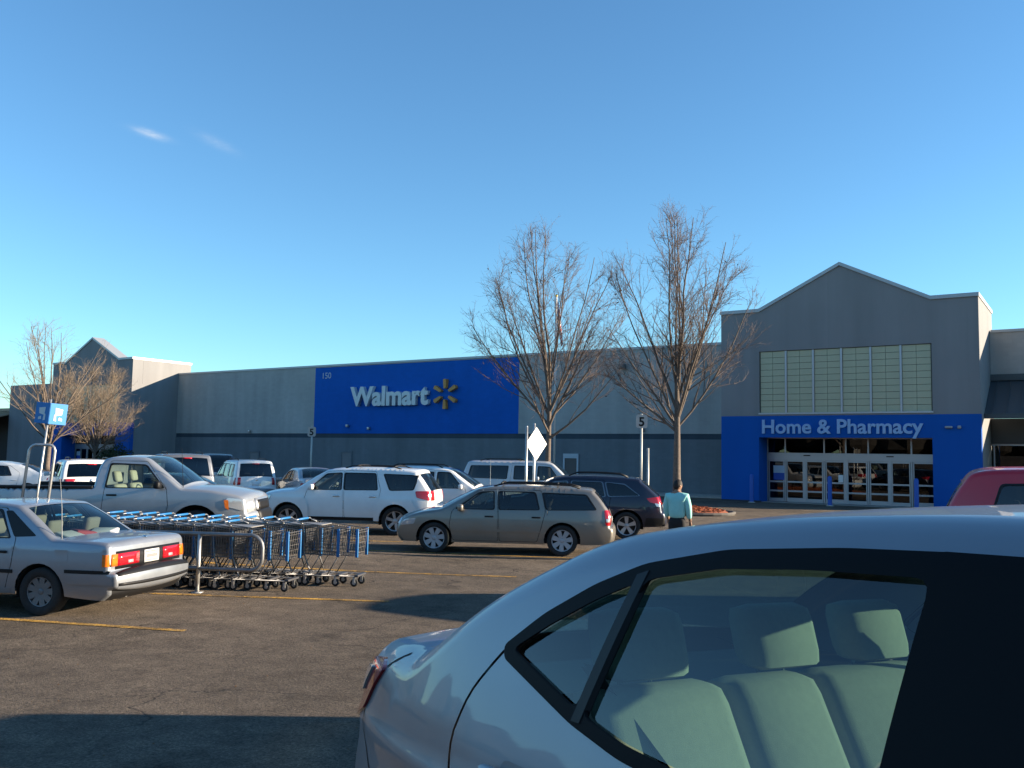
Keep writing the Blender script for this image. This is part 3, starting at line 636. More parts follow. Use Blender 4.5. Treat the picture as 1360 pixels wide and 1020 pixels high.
# ---- 2 silver regular cab pickup, nose to the right
sp = dict(L=4.95, W=1.86, H=1.78, zb=1.16, tum=0.20, paint=P_SILVER, tr=.395, arch=.50, axles=(1.12, 3.84), sill=0.46, er=.06, zmax=.8, rear_taper=(.5, .04), front_taper=(.9, .13), rim='six',
    path=[('rear_bumper', [(.02, .50, .03), (-.08, .52, .06), (-.08, .66, .06)]), ('tailgate', [(.0, .70, .02), (.0, .95, .02), (.02, 1.17, .02)]), ('bed', [(.06, 1.20, .0), (1.0, 1.20, .0), (1.80, 1.20, .0)]), ('cab_back', [(1.88, 1.21, .02), (1.90, 1.40, .03), (1.95, 1.62, .03)]),
          ('roof', [(2.05, 1.74, .03), (2.4, 1.775, .03), (2.75, 1.76, .03)]), ('windshield', [(2.88, 1.71, .05), (3.2, 1.47, .09), (3.52, 1.22, .09)]), ('hood', [(3.62, 1.19, .05), (4.1, 1.16, .06), (4.60, 1.07, .06)]),
          ('front_fascia', [(4.73, .99, .08), (4.77, .74, .10)]), ('front_bumper', [(4.80, .70, .14), (4.82, .54, .14), (4.74, .42, .12)])],
    doors=[[(2.05, .54), (3.22, .54), (3.32, .85), (3.28, 1.17), (2.84, 1.70), (2.14, 1.70)]], windows=[[(2.12, 1.20), (3.22, 1.20), (2.82, 1.62), (2.16, 1.65)]], wmats=[GL_CLEAR], open=('bed',), hz=1.06, hmat=BLACK, glass_windshield=GL_CLEAR,
    interior=dict(cabin=(1.95, 3.4), seats=(2.25,), mat=SEAT_T, floor=.6, back=1.24), names={'front_fascia': 'front_panel'}, segmat={'rear_bumper': CHROME})
c = Car('pickup_truck', 'silver regular cab pickup truck behind the shopping carts', 'pickup truck', sp, ROWG).build(); PICKUP = c
b = MB(); b.box(.06 - 2.475, 1.86 - 2.475, -.74, .74, .72, .76); b.box(.06 - 2.475, .10 - 2.475, -.74, .74, .76, 1.18); b.box(1.82 - 2.475, 1.86 - 2.475, -.74, .74, .76, 1.18)
for sg in (1, -1): b.box(.05 - 2.475, 1.86 - 2.475, *sorted((sg * .74, sg * .86)), .76, 1.195)
b.build('cargo_bed', BLACK, c.root)
for sg in (1, -1): MB().bevbox(.02 - 2.475, 1.88 - 2.475, *sorted((sg * .755, sg * .90)), 1.17, 1.225, .015).build('bed_rail', BLACK, c.root, True)
c.strip('rear_window', c.idx('cab_back', z=1.27), c.idx('cab_back', z=1.58), GL_MID, -.75, .75, off=.006, skirt=.01, ni=3)
side_lamp(c, [(.02, .82), (.02, 1.12), (.13, 1.12), (.13, .82)]); 
ff = lambda z: c.idx('front_fascia', z=z)
for sg in (1, -1):
    c.strip('headlight', ff(.95), ff(.76), CLEAR, *sorted((sg * .60, sg * 1.0)), off=.010, skirt=.02, ni=3, nt=4)
c.side('headlight', rpoly([(4.72, .78), (4.68, 1.0), (4.40, 1.03), (4.42, .86)], .05), (), CLEAR, off=.010, step=.05, skirt=.02); c.side('corner_lamp', rpoly([(4.46, .80), (4.44, .99), (4.36, .99), (4.39, .84)], .02), (), AMBER, off=.016, step=.05, skirt=.02)
c.strip('grille_surround', ff(.97), ff(.75), P_SILVER, -.56, .56, off=.035, skirt=.05, ni=3); c.strip('grille', ff(.945), ff(.775), BLACK, -.48, .48, off=.045, skirt=.02, ni=3)
emblem(c, ff(.86), 0, .075); c.mirrors(3.14, 1.26, BLACK); c.strip('bumper_lower', *c.seg('front_bumper'), BLACK, -.6, .6, off=.012, skirt=.02)
for ax in (1.12, 3.84):
    pr = [(ax + .502 * math.cos(a), .395 + .502 * math.sin(a)) for a in np.linspace(.12, math.pi - .12, 13)] + [(ax + .58 * math.cos(a), .395 + .59 * math.sin(a)) for a in np.linspace(math.pi - .12, .12, 13)]
    c.side('wheel_arch_flare', pr, (), P_SILVER, off=.03, step=.1, skirt=.05, rim=False)
MB().tube([(3.55 - 2.475, -.80, 1.2), (3.50 - 2.475, -.80, 1.95)], [.006, .003], 6).build('aerial', BLACK, c.root)

# ---- 3 white SUV side-on, nose left
sp = dict(L=4.71, W=1.85, H=1.70, zb=1.10, tum=0.17, paint=P_WHITE, tr=.365, arch=.435, axles=(.97, 3.83), sill=0.36, er=.075, zmax=.75, rim='six', rear_taper=(.7, .10), front_taper=(.8, .14),
    path=[('rear_bumper', [(.14, .36, .07), (.03, .42, .10), (.0, .56, .11), (.03, .70, .10)]), ('tailgate', [(.08, .74, .08), (.07, .95, .07), (.10, 1.14, .07)]), ('rear_window', [(.13, 1.18, .07), (.30, 1.42, .07), (.42, 1.56, .06)]),
          ('roof', [(.46, 1.645, .04), (.7, 1.675, .03), (1.6, 1.70, .03), (2.4, 1.69, .03), (2.75, 1.655, .03)]), ('windshield', [(2.92, 1.60, .06), (3.3, 1.36, .10), (3.62, 1.15, .10)]), ('hood', [(3.72, 1.12, .05), (4.1, 1.08, .06), (4.48, 1.0, .08)]),
          ('front_fascia', [(4.60, .92, .10), (4.65, .74, .12)]), ('front_bumper', [(4.70, .68, .12), (4.70, .50, .12), (4.60, .36, .10)])],
    doors=[[(2.34, .42), (3.36, .42), (3.42, .8), (3.34, 1.12), (2.84, 1.60), (2.38, 1.64)], [(1.44, .78), (1.54, .42), (2.32, .42), (2.36, 1.64), (1.52, 1.63), (1.36, 1.12)]],
    windows=[[(2.42, 1.14), (3.30, 1.13), (2.84, 1.53), (2.44, 1.57)], [(1.46, 1.15), (2.34, 1.14), (2.36, 1.57), (1.54, 1.57)], [(.52, 1.17), (1.12, 1.15), (1.32, 1.56), (.40, 1.54)]], wmats=[GL_MID, GL_DARK, GL_DARK], glass_rear_window=GL_DARK, hz=.98, hmat=CHROME,
    interior=dict(cabin=(.5, 3.4), seats=(2.3, 1.35), floor=.5, back=1.16), names={'front_fascia': 'front_panel'})
c = Car('parked_suv', 'white SUV seen side-on with its nose to the left behind the carts', 'suv', sp, ROWG).build(); TERRAIN = c
lamp_rear(c, 'tailgate', .90, 1.14, .70, 1.0); side_lamp(c, [(.08, .90), (.11, 1.15), (.46, 1.14), (.42, .98)]); plate(c, 'tailgate', .78, .90, .32); c.mirrors(3.18, 1.20, P_WHITE); c.rails(.9, 2.4, .60, BLACK, .035, (1.1, 2.1)); emblem(c, c.idx('tailgate', z=1.05))
for ax in (.97, 3.83):
    pr = [(ax + .437 * math.cos(a), .365 + .437 * math.sin(a)) for a in np.linspace(-.02, math.pi + .02, 15)] + [(ax + x_, z_) for x_, z_ in ((-.56, .36), (-.56, .70), (-.42, .94), (.42, .94), (.56, .70), (.56, .36))]
    c.side('wheel_arch_flare', pr, (), P_WHITE, off=.05, step=.08, skirt=.07, rim=False)
c.side('sill_panel', [(1.44, .36), (1.44, .44), (3.36, .44), (3.36, .36)], (), BLACK, off=.01, step=.2, skirt=.02, rim=False)
c.side('headlight', rpoly([(4.62, .78), (4.56, .96), (4.30, 1.0), (4.34, .84)], .04), (), CLEAR, off=.010, step=.05, skirt=.02)

# ---- 4 champagne station wagon
sp = dict(L=4.84, W=1.76, H=1.435, zb=0.93, tum=0.20, paint=P_GOLD, tr=.325, arch=.385, axles=(1.13, 3.85), sill=0.24, er=.065, rim='cap', rimmat=CAPM, rear_taper=(.7, .09), front_taper=(1.0, .17),
    path=[('rear_bumper', [(.20, .26, .05), (.09, .32, .07), (.06, .48, .08), (.08, .60, .08)]), ('tailgate', [(.13, .63, .06), (.12, .80, .05), (.17, .97, .05)]), ('rear_window', [(.19, 1.0, .05), (.34, 1.2, .06), (.46, 1.33, .05)]),
          ('roof', [(.52, 1.385, .03), (.8, 1.405, .03), (1.8, 1.435, .03), (2.6, 1.42, .03), (2.85, 1.385, .03)]), ('windshield', [(2.97, 1.35, .05), (3.35, 1.13, .09), (3.68, .95, .09)]), ('hood', [(3.78, .92, .04), (4.15, .86, .05), (4.46, .76, .06)]),
          ('front_bumper', [(4.58, .67, .09), (4.65, .53, .11), (4.65, .36, .11), (4.57, .24, .09)])],
    doors=[[(2.48, .28), (3.45, .28), (3.53, .6), (3.48, .91), (2.92, 1.34), (2.52, 1.375)], [(1.56, .62), (1.66, .28), (2.46, .28), (2.50, 1.375), (1.58, 1.36), (1.48, .94)]],
    windows=[[(2.58, .95), (3.40, .95), (2.90, 1.29), (2.60, 1.325)], [(1.62, .96), (2.47, .95), (2.49, 1.325), (1.72, 1.32)], [(.42, .98), (1.46, .96), (1.56, 1.315), (.64, 1.29)]], wmats=[GL_MID, GL_MID, GL_MID], glass_rear_window=GL_MID, hz=.80, hmat=BLACK,
    interior=dict(cabin=(.4, 3.5), seats=(2.5, 1.55)), trim=BLACK)
c = Car('station_wagon', 'champagne gold station wagon with silver hubcaps and a black roof rack', 'car', sp, ROWG).build(); WAGON = c
lamp_rear(c, 'tailgate', .66, .98, .82, 1.0); side_lamp(c, [(.12, .66), (.17, .98), (.25, .98), (.22, .66)]); c.side('reversing_lamp', [(.14, .73), (.14, .80), (.21, .80), (.205, .73)], (), CLEAR, off=.014, step=.05, skirt=.02)
plate(c, 'tailgate', .68, .80, .32); c.mirrors(3.28, .98); c.rails(.75, 2.62, .52, BLACK, .045, (1.25, 2.45)); c.side('side_moulding', [(1.6, .48), (1.6, .535), (3.48, .535), (3.48, .48)], (), P_GOLD, off=.014, step=.2, skirt=.02, rim=False)
c.side('headlight', rpoly([(4.585, .57), (4.50, .70), (4.24, .74), (4.28, .61)], .04), (), CLEAR, off=.010, step=.05, skirt=.02)
for sg in (1, -1): c.strip('headlight', c.idx('front_bumper', z=.68), c.idx('front_bumper', z=.56), CLEAR, *sorted((sg * .60, sg * 1.0)), off=.008, skirt=.02, ni=3, nt=4)
MB().tube([(1.45 - 2.42, .855, .94), (1.45 - 2.42, .862, .56)], .006, 4).build('door_seam', BLACK, c.root)

# ---- 5 navy crossover wagon
sp = dict(L=4.78, W=1.82, H=1.60, zb=1.04, tum=0.19, paint=P_NAVY, tr=.352, arch=.42, axles=(.99, 3.73), sill=0.32, er=.07, zmax=.7, rim='five', rear_taper=(.7, .10), front_taper=(.9, .15),
    path=[('rear_bumper', [(.14, .34, .07), (.03, .40, .10), (.0, .56, .11), (.03, .68, .10)]), ('tailgate', [(.09, .72, .07), (.12, .9, .06), (.18, 1.10, .06)]), ('rear_window', [(.21, 1.13, .06), (.45, 1.34, .06), (.60, 1.46, .05)]),
          ('roof', [(.66, 1.535, .03), (.9, 1.56, .03), (1.7, 1.60, .03), (2.5, 1.585, .03), (2.8, 1.54, .03)]), ('windshield', [(2.94, 1.50, .05), (3.3, 1.27, .09), (3.62, 1.07, .09)]), ('hood', [(3.72, 1.04, .05), (4.1, .99, .05), (4.5, .90, .07)]),
          ('front_fascia', [(4.64, .82, .10), (4.70, .68, .12)]), ('front_bumper', [(4.74, .60, .13), (4.74, .44, .13), (4.64, .32, .11)])],
    doors=[[(2.40, .38), (3.38, .38), (3.45, .7), (3.38, 1.03), (2.88, 1.49), (2.44, 1.53)], [(1.46, .72), (1.58, .38), (2.38, .38), (2.42, 1.53), (1.56, 1.50), (1.40, 1.05)]],
    windows=[[(2.50, 1.07), (3.32, 1.07), (2.88, 1.42), (2.52, 1.46)], [(1.54, 1.08), (2.40, 1.07), (2.42, 1.46), (1.62, 1.45)], [(.66, 1.12), (1.46, 1.09), (1.54, 1.445), (1.05, 1.40)]], wmats=[GL_MID, GL_DARK, GL_DARK], glass_rear_window=GL_DARK, trim=pmat('dull_chrome', (.22, .22, .23), .3, .9), hz=.92,
    interior=dict(cabin=(.5, 3.4), seats=(2.4, 1.45), floor=.45, back=1.1), names={'front_fascia': 'front_panel'})
c = Car('parked_wagon', 'dark navy crossover wagon behind the champagne station wagon', 'car', sp, ROWG).build(); OUTBACK = c
lamp_rear(c, 'tailgate', .90, 1.10, .66, 1.0); side_lamp(c, [(.12, .90), (.19, 1.10), (.50, 1.06), (.40, .96)]); c.side('reversing_lamp', [(.12, .84), (.14, .92), (.28, .94), (.24, .86)], (), CLEAR, off=.014, step=.05, skirt=.02)
plate(c, 'tailgate', .74, .86, .32); c.mirrors(3.2, 1.12); c.rails(.95, 2.5, .55, BLACK, .06)
c.side('bumper_cladding', [(.02, .36), (.02, .56), (.5, .56), (.54, .36)], (), BLACK, off=.01, step=.1, skirt=.02)

# ---- 6 foreground sedan
sp = dict(L=4.64, W=1.776, H=1.475, zb=0.93, tum=0.235, paint=P_COR, tr=.316, arch=.37, axles=(.98, 3.68), sill=0.22, er=.09, zmax=.60, step=.045, sub=10, nt=28, rim='five', rear_taper=(1.15, .20), front_taper=(1.1, .2), crease=(.80, .010),
    path=[('rear_bumper', [(.16, .24, .08), (.05, .30, .14), (.0, .45, .17), (.02, .62, .16), (.06, .70, .15)]), ('trunk_back', [(.10, .76, .12), (.12, .90, .09), (.13, .99, .06), (.15, 1.03, .05)]),
          ('trunk_lid', [(.20, 1.05, .035), (.40, 1.06, .03), (.60, 1.065, .03)]), ('rear_window', [(.70, 1.08, .04), (1.0, 1.248, .06), (1.28, 1.368, .055), (1.42, 1.412, .045)]),
          ('roof', [(1.55, 1.435, .035), (1.9, 1.463, .03), (2.3, 1.468, .03), (2.6, 1.452, .03), (2.78, 1.425, .03)]), ('windshield', [(2.90, 1.39, .05), (3.3, 1.19, .10), (3.68, .99, .10)]),
          ('hood', [(3.78, .96, .05), (4.1, .90, .06), (4.36, .80, .08)]), ('front_bumper', [(4.50, .68, .14), (4.56, .52, .17), (4.56, .38, .17), (4.48, .22, .14)])],
    doors=[[(2.34, .27), (3.38, .27), (3.46, .6), (3.42, .93), (2.88, 1.35), (2.38, 1.398)], [(1.40, .60), (1.50, .27), (2.32, .27), (2.36, 1.398), (2.15, 1.404), (1.88, 1.394), (1.65, 1.358), (1.50, 1.306), (1.34, 1.228), (1.215, 1.142), (1.11, 1.02), (1.08, .88), (1.17, .73)]],
    windows=[[(2.60, .985), (3.32, .975), (2.87, 1.305), (2.61, 1.36)], [(1.602, 1.050), (1.75, 1.022), (2.31, .98), (2.336, 1.368), (2.1, 1.37), (1.88, 1.362), (1.668, 1.330)], [(1.255, 1.142), (1.576, 1.056), (1.640, 1.322), (1.52, 1.278), (1.38, 1.212)]], wmats=[glass('teal_window_glass', (.33, .48, .455))] * 3, glass_rear_window=MATS['teal_window_glass'], glass_windshield=MATS['teal_window_glass'], wr=.03, notrim=True, hz=.84, handles=False, trim=BLACK,
    interior=dict(cabin=(.9, 3.5), seats=(2.45,), ys=(.37, -.37), mat=SEAT_T, back=.96))
c = Car('foreground_car', 'silver sedan cut off by the frame in the foreground, pale seats inside', 'car', sp, None).build(); COROLLA = c
# ---- foreground sedan details
GBLK = pmat('window_frame_black', (.004, .004, .005), .6, spec=.12)
def cor_pt(x): return x - COROLLA.L / 2
for sg in (1, -1):
    c.strip('tail_lamp', c.idx('trunk_back', z=.78), c.idx('trunk_back', z=.96), REDL, *sorted((sg * .62, sg * 1.0)), off=.012, skirt=.03, ni=4, nt=5)
    c.strip('reversing_lamp', c.idx('trunk_back', z=.89), c.idx('trunk_back', z=.955), CLEAR, *sorted((sg * .70, sg * 1.0)), off=.020, skirt=.02, ni=3, nt=5)
c.side('tail_lamp', rpoly([(.10, .77), (.13, .90), (.14, .985), (.38, 1.01), (.44, .985), (.28, .84)], .02), (), REDL, off=.012, step=.035, skirt=.03)
c.side('reversing_lamp', rpoly([(.115, .885), (.14, .965), (.30, .975), (.22, .885)], .015), (), CLEAR, off=.020, step=.035, skirt=.02)
plate(c, 'trunk_back', .80, .93, .32); c.mirrors(3.24, .99)
for sd in (1, -1):      # rear door handle on a flat patch, recess shade put into its colour
    y0 = float(c.Y([1.42], [.885])[0]); m = MB().bevbox(cor_pt(1.31), cor_pt(1.52), *sorted((sd * (y0 + .012), sd * (y0 + .045))), .868, .902, .015); m.build('handle', P_COR, c.root, True)
    c.side('handle_recess_patch', rpoly([(1.35, .855), (1.48, .855), (1.48, .915), (1.35, .915)], .03), (), pmat('recess_shade_paint', (.2, .21, .23), .4, .5), off=.003, step=.05, skirt=.01, rim=False, sides=(sd,))
    y1 = float(c.Y([2.5], [.845])[0]); MB().bevbox(cor_pt(2.42), cor_pt(2.63), *sorted((sd * (y1 + .012), sd * (y1 + .045))), .828, .862, .015).build('handle', P_COR, c.root, True)
c.side('window_frame', rpoly([(1.212, 1.147), (1.232, 1.118), (1.57, 1.028), (1.75, .996), (2.36, .952), (2.375, 1.408), (2.15, 1.410), (1.88, 1.400), (1.65, 1.364), (1.50, 1.312), (1.34, 1.234)], .03), [rpoly(w_, .03) for w_ in c.sp['windows'][1:]], GBLK, off=.0035, step=.05, skirt=.008)
c.side('window_frame', rpoly([(2.38, .945), (3.41, .945), (3.15, 1.17), (2.89, 1.355), (2.62, 1.392), (2.38, 1.404)], .02), [rpoly(c.sp['windows'][0], .03)], GBLK, off=.0035, step=.05, skirt=.008)
c.side('pillar_cover', rpoly([(2.315, .955), (2.34, 1.409), (2.60, 1.400), (2.60, .955)], .005), (), GBLK, off=.005, step=.06, skirt=.01)     # blacked-out B pillar
c.side('window_channel', [(1.574, 1.035), (1.604, 1.035), (1.672, 1.35), (1.638, 1.34)], (), BLACK, off=.006, step=.08, skirt=.02, rim=False)
def gap_line(pts, w_=.0035):
    P_ = [Vector(p) for p in pts]; A_, B_ = [], []
    for i, p in enumerate(P_):
        d = (P_[min(i + 1, len(P_) - 1)] - P_[max(i - 1, 0)]).normalized(); n_ = Vector((-d.y, d.x)) * w_; A_.append(tuple(p + n_)); B_.append(tuple(p - n_))
    c.side('panel_gap', A_ + B_[::-1], (), GBLK, off=.0015, step=.04, rim=False)
gap_line([(.275, .832), (.36, .76), (.46, .70), (.60, .66)]); gap_line([(.44, .99), (.50, 1.02), (.56, 1.045)])
c.side('fuel_door', rpoly([(.70, .80), (.86, .80), (.86, .93), (.70, .93)], .03), (), P_COR, off=.0025, step=.05, skirt=.006, rim=False, sides=(1,))
# rear bench, tall backs with three head rests
X = cor_pt
def seat_piece(name, y0, y1, z0, z1, x0, lean, th, bev, mat, dz=0):
    m = MB().bevbox(-th / 2, th / 2, y0, y1, 0, z1 - z0, bev); m.v = [(X(x0) - p[2] * lean + p[0] + .03 * math.sin(math.pi * (p[1] - y0) / (y1 - y0)), p[1], z0 + p[2]) for p in m.v]
    return smooth_by_angle(m.build(name, mat, c.root), 50)
for y0, y1 in ((-.66, -.24), (-.225, .10), (.115, .66)): seat_piece('rear_seat_back', y0, y1, .50, 1.055, 1.64, .50, .14, .05, SEAT_T)
seat_piece('rear_seat_cushion', -.66, .66, .42, .56, 1.85, .0, .52, .06, SEAT_T)
for y in (-.44, .05, .45):
    seat_piece('head_rest', y - .135, y + .135, 1.06, 1.235, 1.34, .25, .10, .045, SEAT_T)
    MB().tube([(X(1.31), y - .05, 1.02), (X(1.30), y - .05, 1.09)], .007, 6).tube([(X(1.31), y + .05, 1.02), (X(1.30), y + .05, 1.09)], .007, 6).build('head_rest_post', CHROME, c.root, True)
MB().box(X(.80), X(1.28), -.66, .66, 1.0, 1.03).build('parcel_shelf', BLACK, c.root)
for sd in (1, -1): MB().add([(X(1.32), sd * .62, 1.10), (X(1.37), sd * .62, 1.10), (X(1.80), sd * .40, .58), (X(1.76), sd * .40, .58)], [(0, 1, 2, 3)]).add([(X(1.33), sd * .62, 1.11), (X(1.38), sd * .62, 1.11), (X(1.81), sd * .40, .59), (X(1.77), sd * .40, .59)], [(3, 2, 1, 0)]).build('seat_belt', SEAT_D, c.root)
c.strip('headliner', c.seg('roof')[0], c.seg('roof')[1], pmat('headliner_cloth', (.30, .29, .27), .9), -.92, .92, off=-.035)
for sd in (1, -1): c.side('door_lining', [(1.45, .40), (2.30, .40), (2.30, .93), (1.45, .97)], (), pmat('lining', (.10, .10, .10), .8), off=-.10, step=.15, rim=False, sides=(sd,)); 

COROLLA.place(.12, 2.036, -26.1)
CAMRY.place(-12.6, 6.58, 201)
PICKUP.place(-15.62, 10.72, 34, scale=.98)
TERRAIN.place(-16.85, 17.9, 206)
WAGON.place(-11.1, 16.6, 209)
OUTBACK.place(-11.9, 21.1, 207)
# ---- vehicles further back
SUB = tall_suv('parked_suv', 'long pale full-size SUV with dark glass in front of the store wall, nose right', P_TAN, ROWG, L=5.55, H=1.88, W=1.98, zb=1.18, hoodz=1.17, rack=True, tr=.38, axles=(1.25, 4.55), lamp='tall', zmax=.8,
    path=[('rear_bumper', [(.10, .40, .05), (.0, .44, .06), (.0, .62, .06)]), ('tailgate', [(.06, .66, .04), (.07, .9, .04), (.10, 1.2, .04)]), ('rear_window', [(.12, 1.26, .05), (.20, 1.55, .05), (.28, 1.74, .05)]),
          ('roof', [(.34, 1.83, .04), (.6, 1.865, .03), (2.2, 1.88, .03), (3.2, 1.87, .03), (3.42, 1.84, .03)]), ('windshield', [(3.55, 1.78, .05), (3.85, 1.50, .09), (4.10, 1.24, .09)]), ('hood', [(4.2, 1.20, .04), (4.7, 1.16, .05), (5.30, 1.08, .06)]), ('front_fascia', [(5.42, 1.0, .08), (5.46, .74, .08)]), ('front_bumper', [(5.53, .66, .08), (5.53, .46, .08), (5.42, .36, .06)])],
    doors=[[(2.86, .46), (3.84, .46), (3.92, .8), (3.86, 1.19), (3.44, 1.76), (2.90, 1.80)], [(1.98, .8), (2.05, .46), (2.84, .46), (2.88, 1.80), (2.02, 1.80), (1.94, 1.2)]],
    windows=[[(2.96, 1.22), (3.78, 1.22), (3.42, 1.68), (2.98, 1.71)], [(2.08, 1.22), (2.84, 1.22), (2.86, 1.71), (2.10, 1.71)], [(.34, 1.25), (1.80, 1.22), (1.86, 1.71), (.46, 1.70)]], wmats=[GL_MID, GL_DARK, GL_DARK], interior=dict(cabin=(.5, 4.0), seats=(2.9, 1.9), floor=.55, back=1.22), hz=1.06)
SUB.place(-18.1, 29.1, 26)
w13 = tall_suv('parked_suv', 'white SUV with whip aerial, nose right, half hidden behind the white SUV', P_WHITE, ROWG, L=4.75, H=1.70, zb=1.06); w13.place(-17.0, 22.2, 26)
MB().tube([(3.6 - 2.375, .80, 1.0), (3.6 - 2.375, .80, 1.95)], [.008, .005], 6).build('aerial', GALV, w13.root)
esc = tall_suv('parked_suv', 'small white SUV, tail to the camera, with tall red lamps', P_WHITE, ROWG, L=4.44, H=1.72, W=1.80, lamp='tall', bumper=P_GREY); esc.place(-29.6, 24.9, 153)
kia = tall_suv('parked_suv', 'white SUV with lit brake lamp seen from behind over the pickup bed', P_WHITE, ROWG, L=4.67, H=1.72, W=1.90, gl=GL_DARK, zb=1.15, lz=.10); kia.place(-28.4, 17.2, 155)
s7 = tall_suv('parked_suv', 'silver full-size SUV with dark rear glass beyond the pickup cab', P_GREY, ROWG, L=4.9, H=1.95, W=1.95, zb=1.2, hoodz=1.2); s7.place(-27.1, 19.9, 151)
s8 = tall_suv('parked_van', 'dark blue tall van behind the small white SUV by the store wall', P_NAVY, ROWG, L=4.9, H=1.92, W=1.95, zb=1.15, hoodz=1.1, cat='van', rack=False); s8.place(-35.8, 28.4, 325)
sd6 = small_sedan('parked_car', 'white sedan seen side-on at the left edge beyond the cart sign', P_WHITE, ROWG, H=1.50); sd6.place(-36.9, 18.8, 226)
sd10 = small_sedan('parked_car', 'dark sedan with sunlit hood between the pickup and the small white SUV', P_BLACKC, ROWG); sd10.place(-20.9, 15.2, 28)
sd11 = small_sedan('parked_car', 'silver sedan parked with its tail to the camera near the store wall', P_SILVER, ROWG); sd11.place(-26.6, 25.7, 150)
red = tall_suv('parked_van', 'dark red van with rounded rear window at the right edge', P_RED, ROWG, L=5.1, H=1.98, W=1.95, zb=1.24, hoodz=1.15, cat='van', rack=False, gl=GL_MID,
    path=[('rear_bumper', [(.12, .40, .06), (.02, .44, .09), (.0, .60, .09)]), ('tailgate', [(.06, .66, .07), (.08, .95, .06), (.14, 1.28, .06)]), ('rear_window', [(.16, 1.32, .06), (.30, 1.60, .06), (.40, 1.76, .06)]),
          ('roof', [(.52, 1.90, .05), (.8, 1.955, .04), (1.7, 1.98, .03), (2.5, 1.95, .03), (2.8, 1.88, .03)]), ('windshield', [(2.95, 1.82, .06), (3.4, 1.52, .10), (3.9, 1.22, .10)]), ('hood', [(4.0, 1.18, .05), (4.4, 1.10, .05), (4.86, .98, .07)]), ('front_fascia', [(4.98, .90, .10), (5.03, .74, .10)]), ('front_bumper', [(5.07, .66, .12), (5.07, .46, .12), (4.98, .36, .10)])],
    windows=[[(2.5, 1.27), (3.5, 1.27), (2.9, 1.72), (2.5, 1.78)], [(1.5, 1.29), (2.36, 1.27), (2.36, 1.78), (1.5, 1.79)], [(.72, 1.31), (1.36, 1.29), (1.36, 1.78), (.86, 1.76)]], doors=[[(2.42, .46), (3.5, .46), (3.66, .8), (3.62, 1.24), (2.95, 1.80), (2.42, 1.86)]])
red.place(.52, 14.66, 4, scale=1.03)
off = tall_suv('parked_suv', 'silver SUV parked just outside the right edge of the picture', P_SILVER, ROWG, L=4.7, H=1.98, zb=1.2, hoodz=1.15); q_ = FWD * 5.95 + RGT * 6.5; off.place(q_.x, q_.y, 33)
# ------------------------------------------------------------------ the store
def wallmat(name, col, bw=0.4, bh=0.2, strength=0.35, var=0.10):
    m = bpy.data.materials.new(name); m.use_nodes = True; t = m.node_tree; p = t.nodes['Principled BSDF']; p.inputs['Roughness'].default_value = 0.85; p.inputs['Specular IOR Level'].default_value = 0.25
    g = nd(t, 'ShaderNodeNewGeometry'); sx = nd(t, 'ShaderNodeSeparateXYZ'); t.links.new(g.outputs['Position'], sx.inputs[0]); ad = nd(t, 'ShaderNodeMath', operation='ADD'); t.links.new(sx.outputs[0], ad.inputs[0]); t.links.new(sx.outputs[1], ad.inputs[1])
    cb = nd(t, 'ShaderNodeCombineXYZ'); t.links.new(ad.outputs[0], cb.inputs[0]); t.links.new(sx.outputs[2], cb.inputs[1])
    b = nd(t, 'ShaderNodeTexBrick', Scale=1.0); b.inputs['Brick Width'].default_value = bw; b.inputs['Row Height'].default_value = bh; b.inputs['Mortar Size'].default_value = 0.008; b.inputs['Color1'].default_value = (1, 1, 1, 1); b.inputs['Color2'].default_value = (.93, .93, .93, 1); b.inputs['Mortar'].default_value = (.92, .92, .92, 1)
    t.links.new(cb.outputs[0], b.inputs['Vector'])
    def noise(sc, vec, det=5):
        n = nd(t, 'ShaderNodeTexNoise', Scale=sc, Detail=float(det)); t.links.new(vec, n.inputs['Vector']); return n.outputs[0]
    mp = nd(t, 'ShaderNodeMapping'); mp.inputs['Scale'].default_value = (1.2, 1.2, 0.12); t.links.new(g.outputs['Position'], mp.inputs[0])
    r = nd(t, 'ShaderNodeMapRange'); r.inputs['From Min'].default_value = .3; r.inputs['From Max'].default_value = .7; r.inputs['To Min'].default_value = 1 - var; r.inputs['To Max'].default_value = 1 + var; t.links.new(noise(1.0, mp.outputs[0]), r.inputs[0])   # rain streaks
    r2 = nd(t, 'ShaderNodeMapRange'); r2.inputs['From Min'].default_value = .3; r2.inputs['From Max'].default_value = .7; r2.inputs['To Min'].default_value = 1 - var * .6; r2.inputs['To Max'].default_value = 1 + var * .6; t.links.new(noise(.35, g.outputs['Position']), r2.inputs[0])
    m1 = nd(t, 'ShaderNodeMath', operation='MULTIPLY'); t.links.new(r.outputs[0], m1.inputs[0]); t.links.new(r2.outputs[0], m1.inputs[1])
    x = nd(t, 'ShaderNodeMix', data_type='RGBA', blend_type='MULTIPLY'); x.inputs[0].default_value = 1; x.inputs[6].default_value = (*col, 1); t.links.new(b.outputs['Color'], x.inputs[7])
    x2 = nd(t, 'ShaderNodeMix', data_type='RGBA', blend_type='MULTIPLY'); x2.inputs[0].default_value = 1; t.links.new(x.outputs[2], x2.inputs[6]); t.links.new(m1.outputs[0], x2.inputs[7]); t.links.new(x2.outputs[2], p.inputs['Base Color'])
    bp = nd(t, 'ShaderNodeBump', Strength=strength, Distance=0.008); t.links.new(b.outputs['Fac'], bp.inputs['Height']); bp.invert = True; t.links.new(bp.outputs[0], p.inputs['Normal'])
    return m
W_UP = wallmat('painted_block_light_grey', (0.41, 0.40, 0.38)); W_LO = wallmat('painted_block_dark_grey', (0.165, 0.185, 0.20)); W_BLUE = wallmat('painted_block_blue', (0.004, 0.11, 0.47), var=.05)
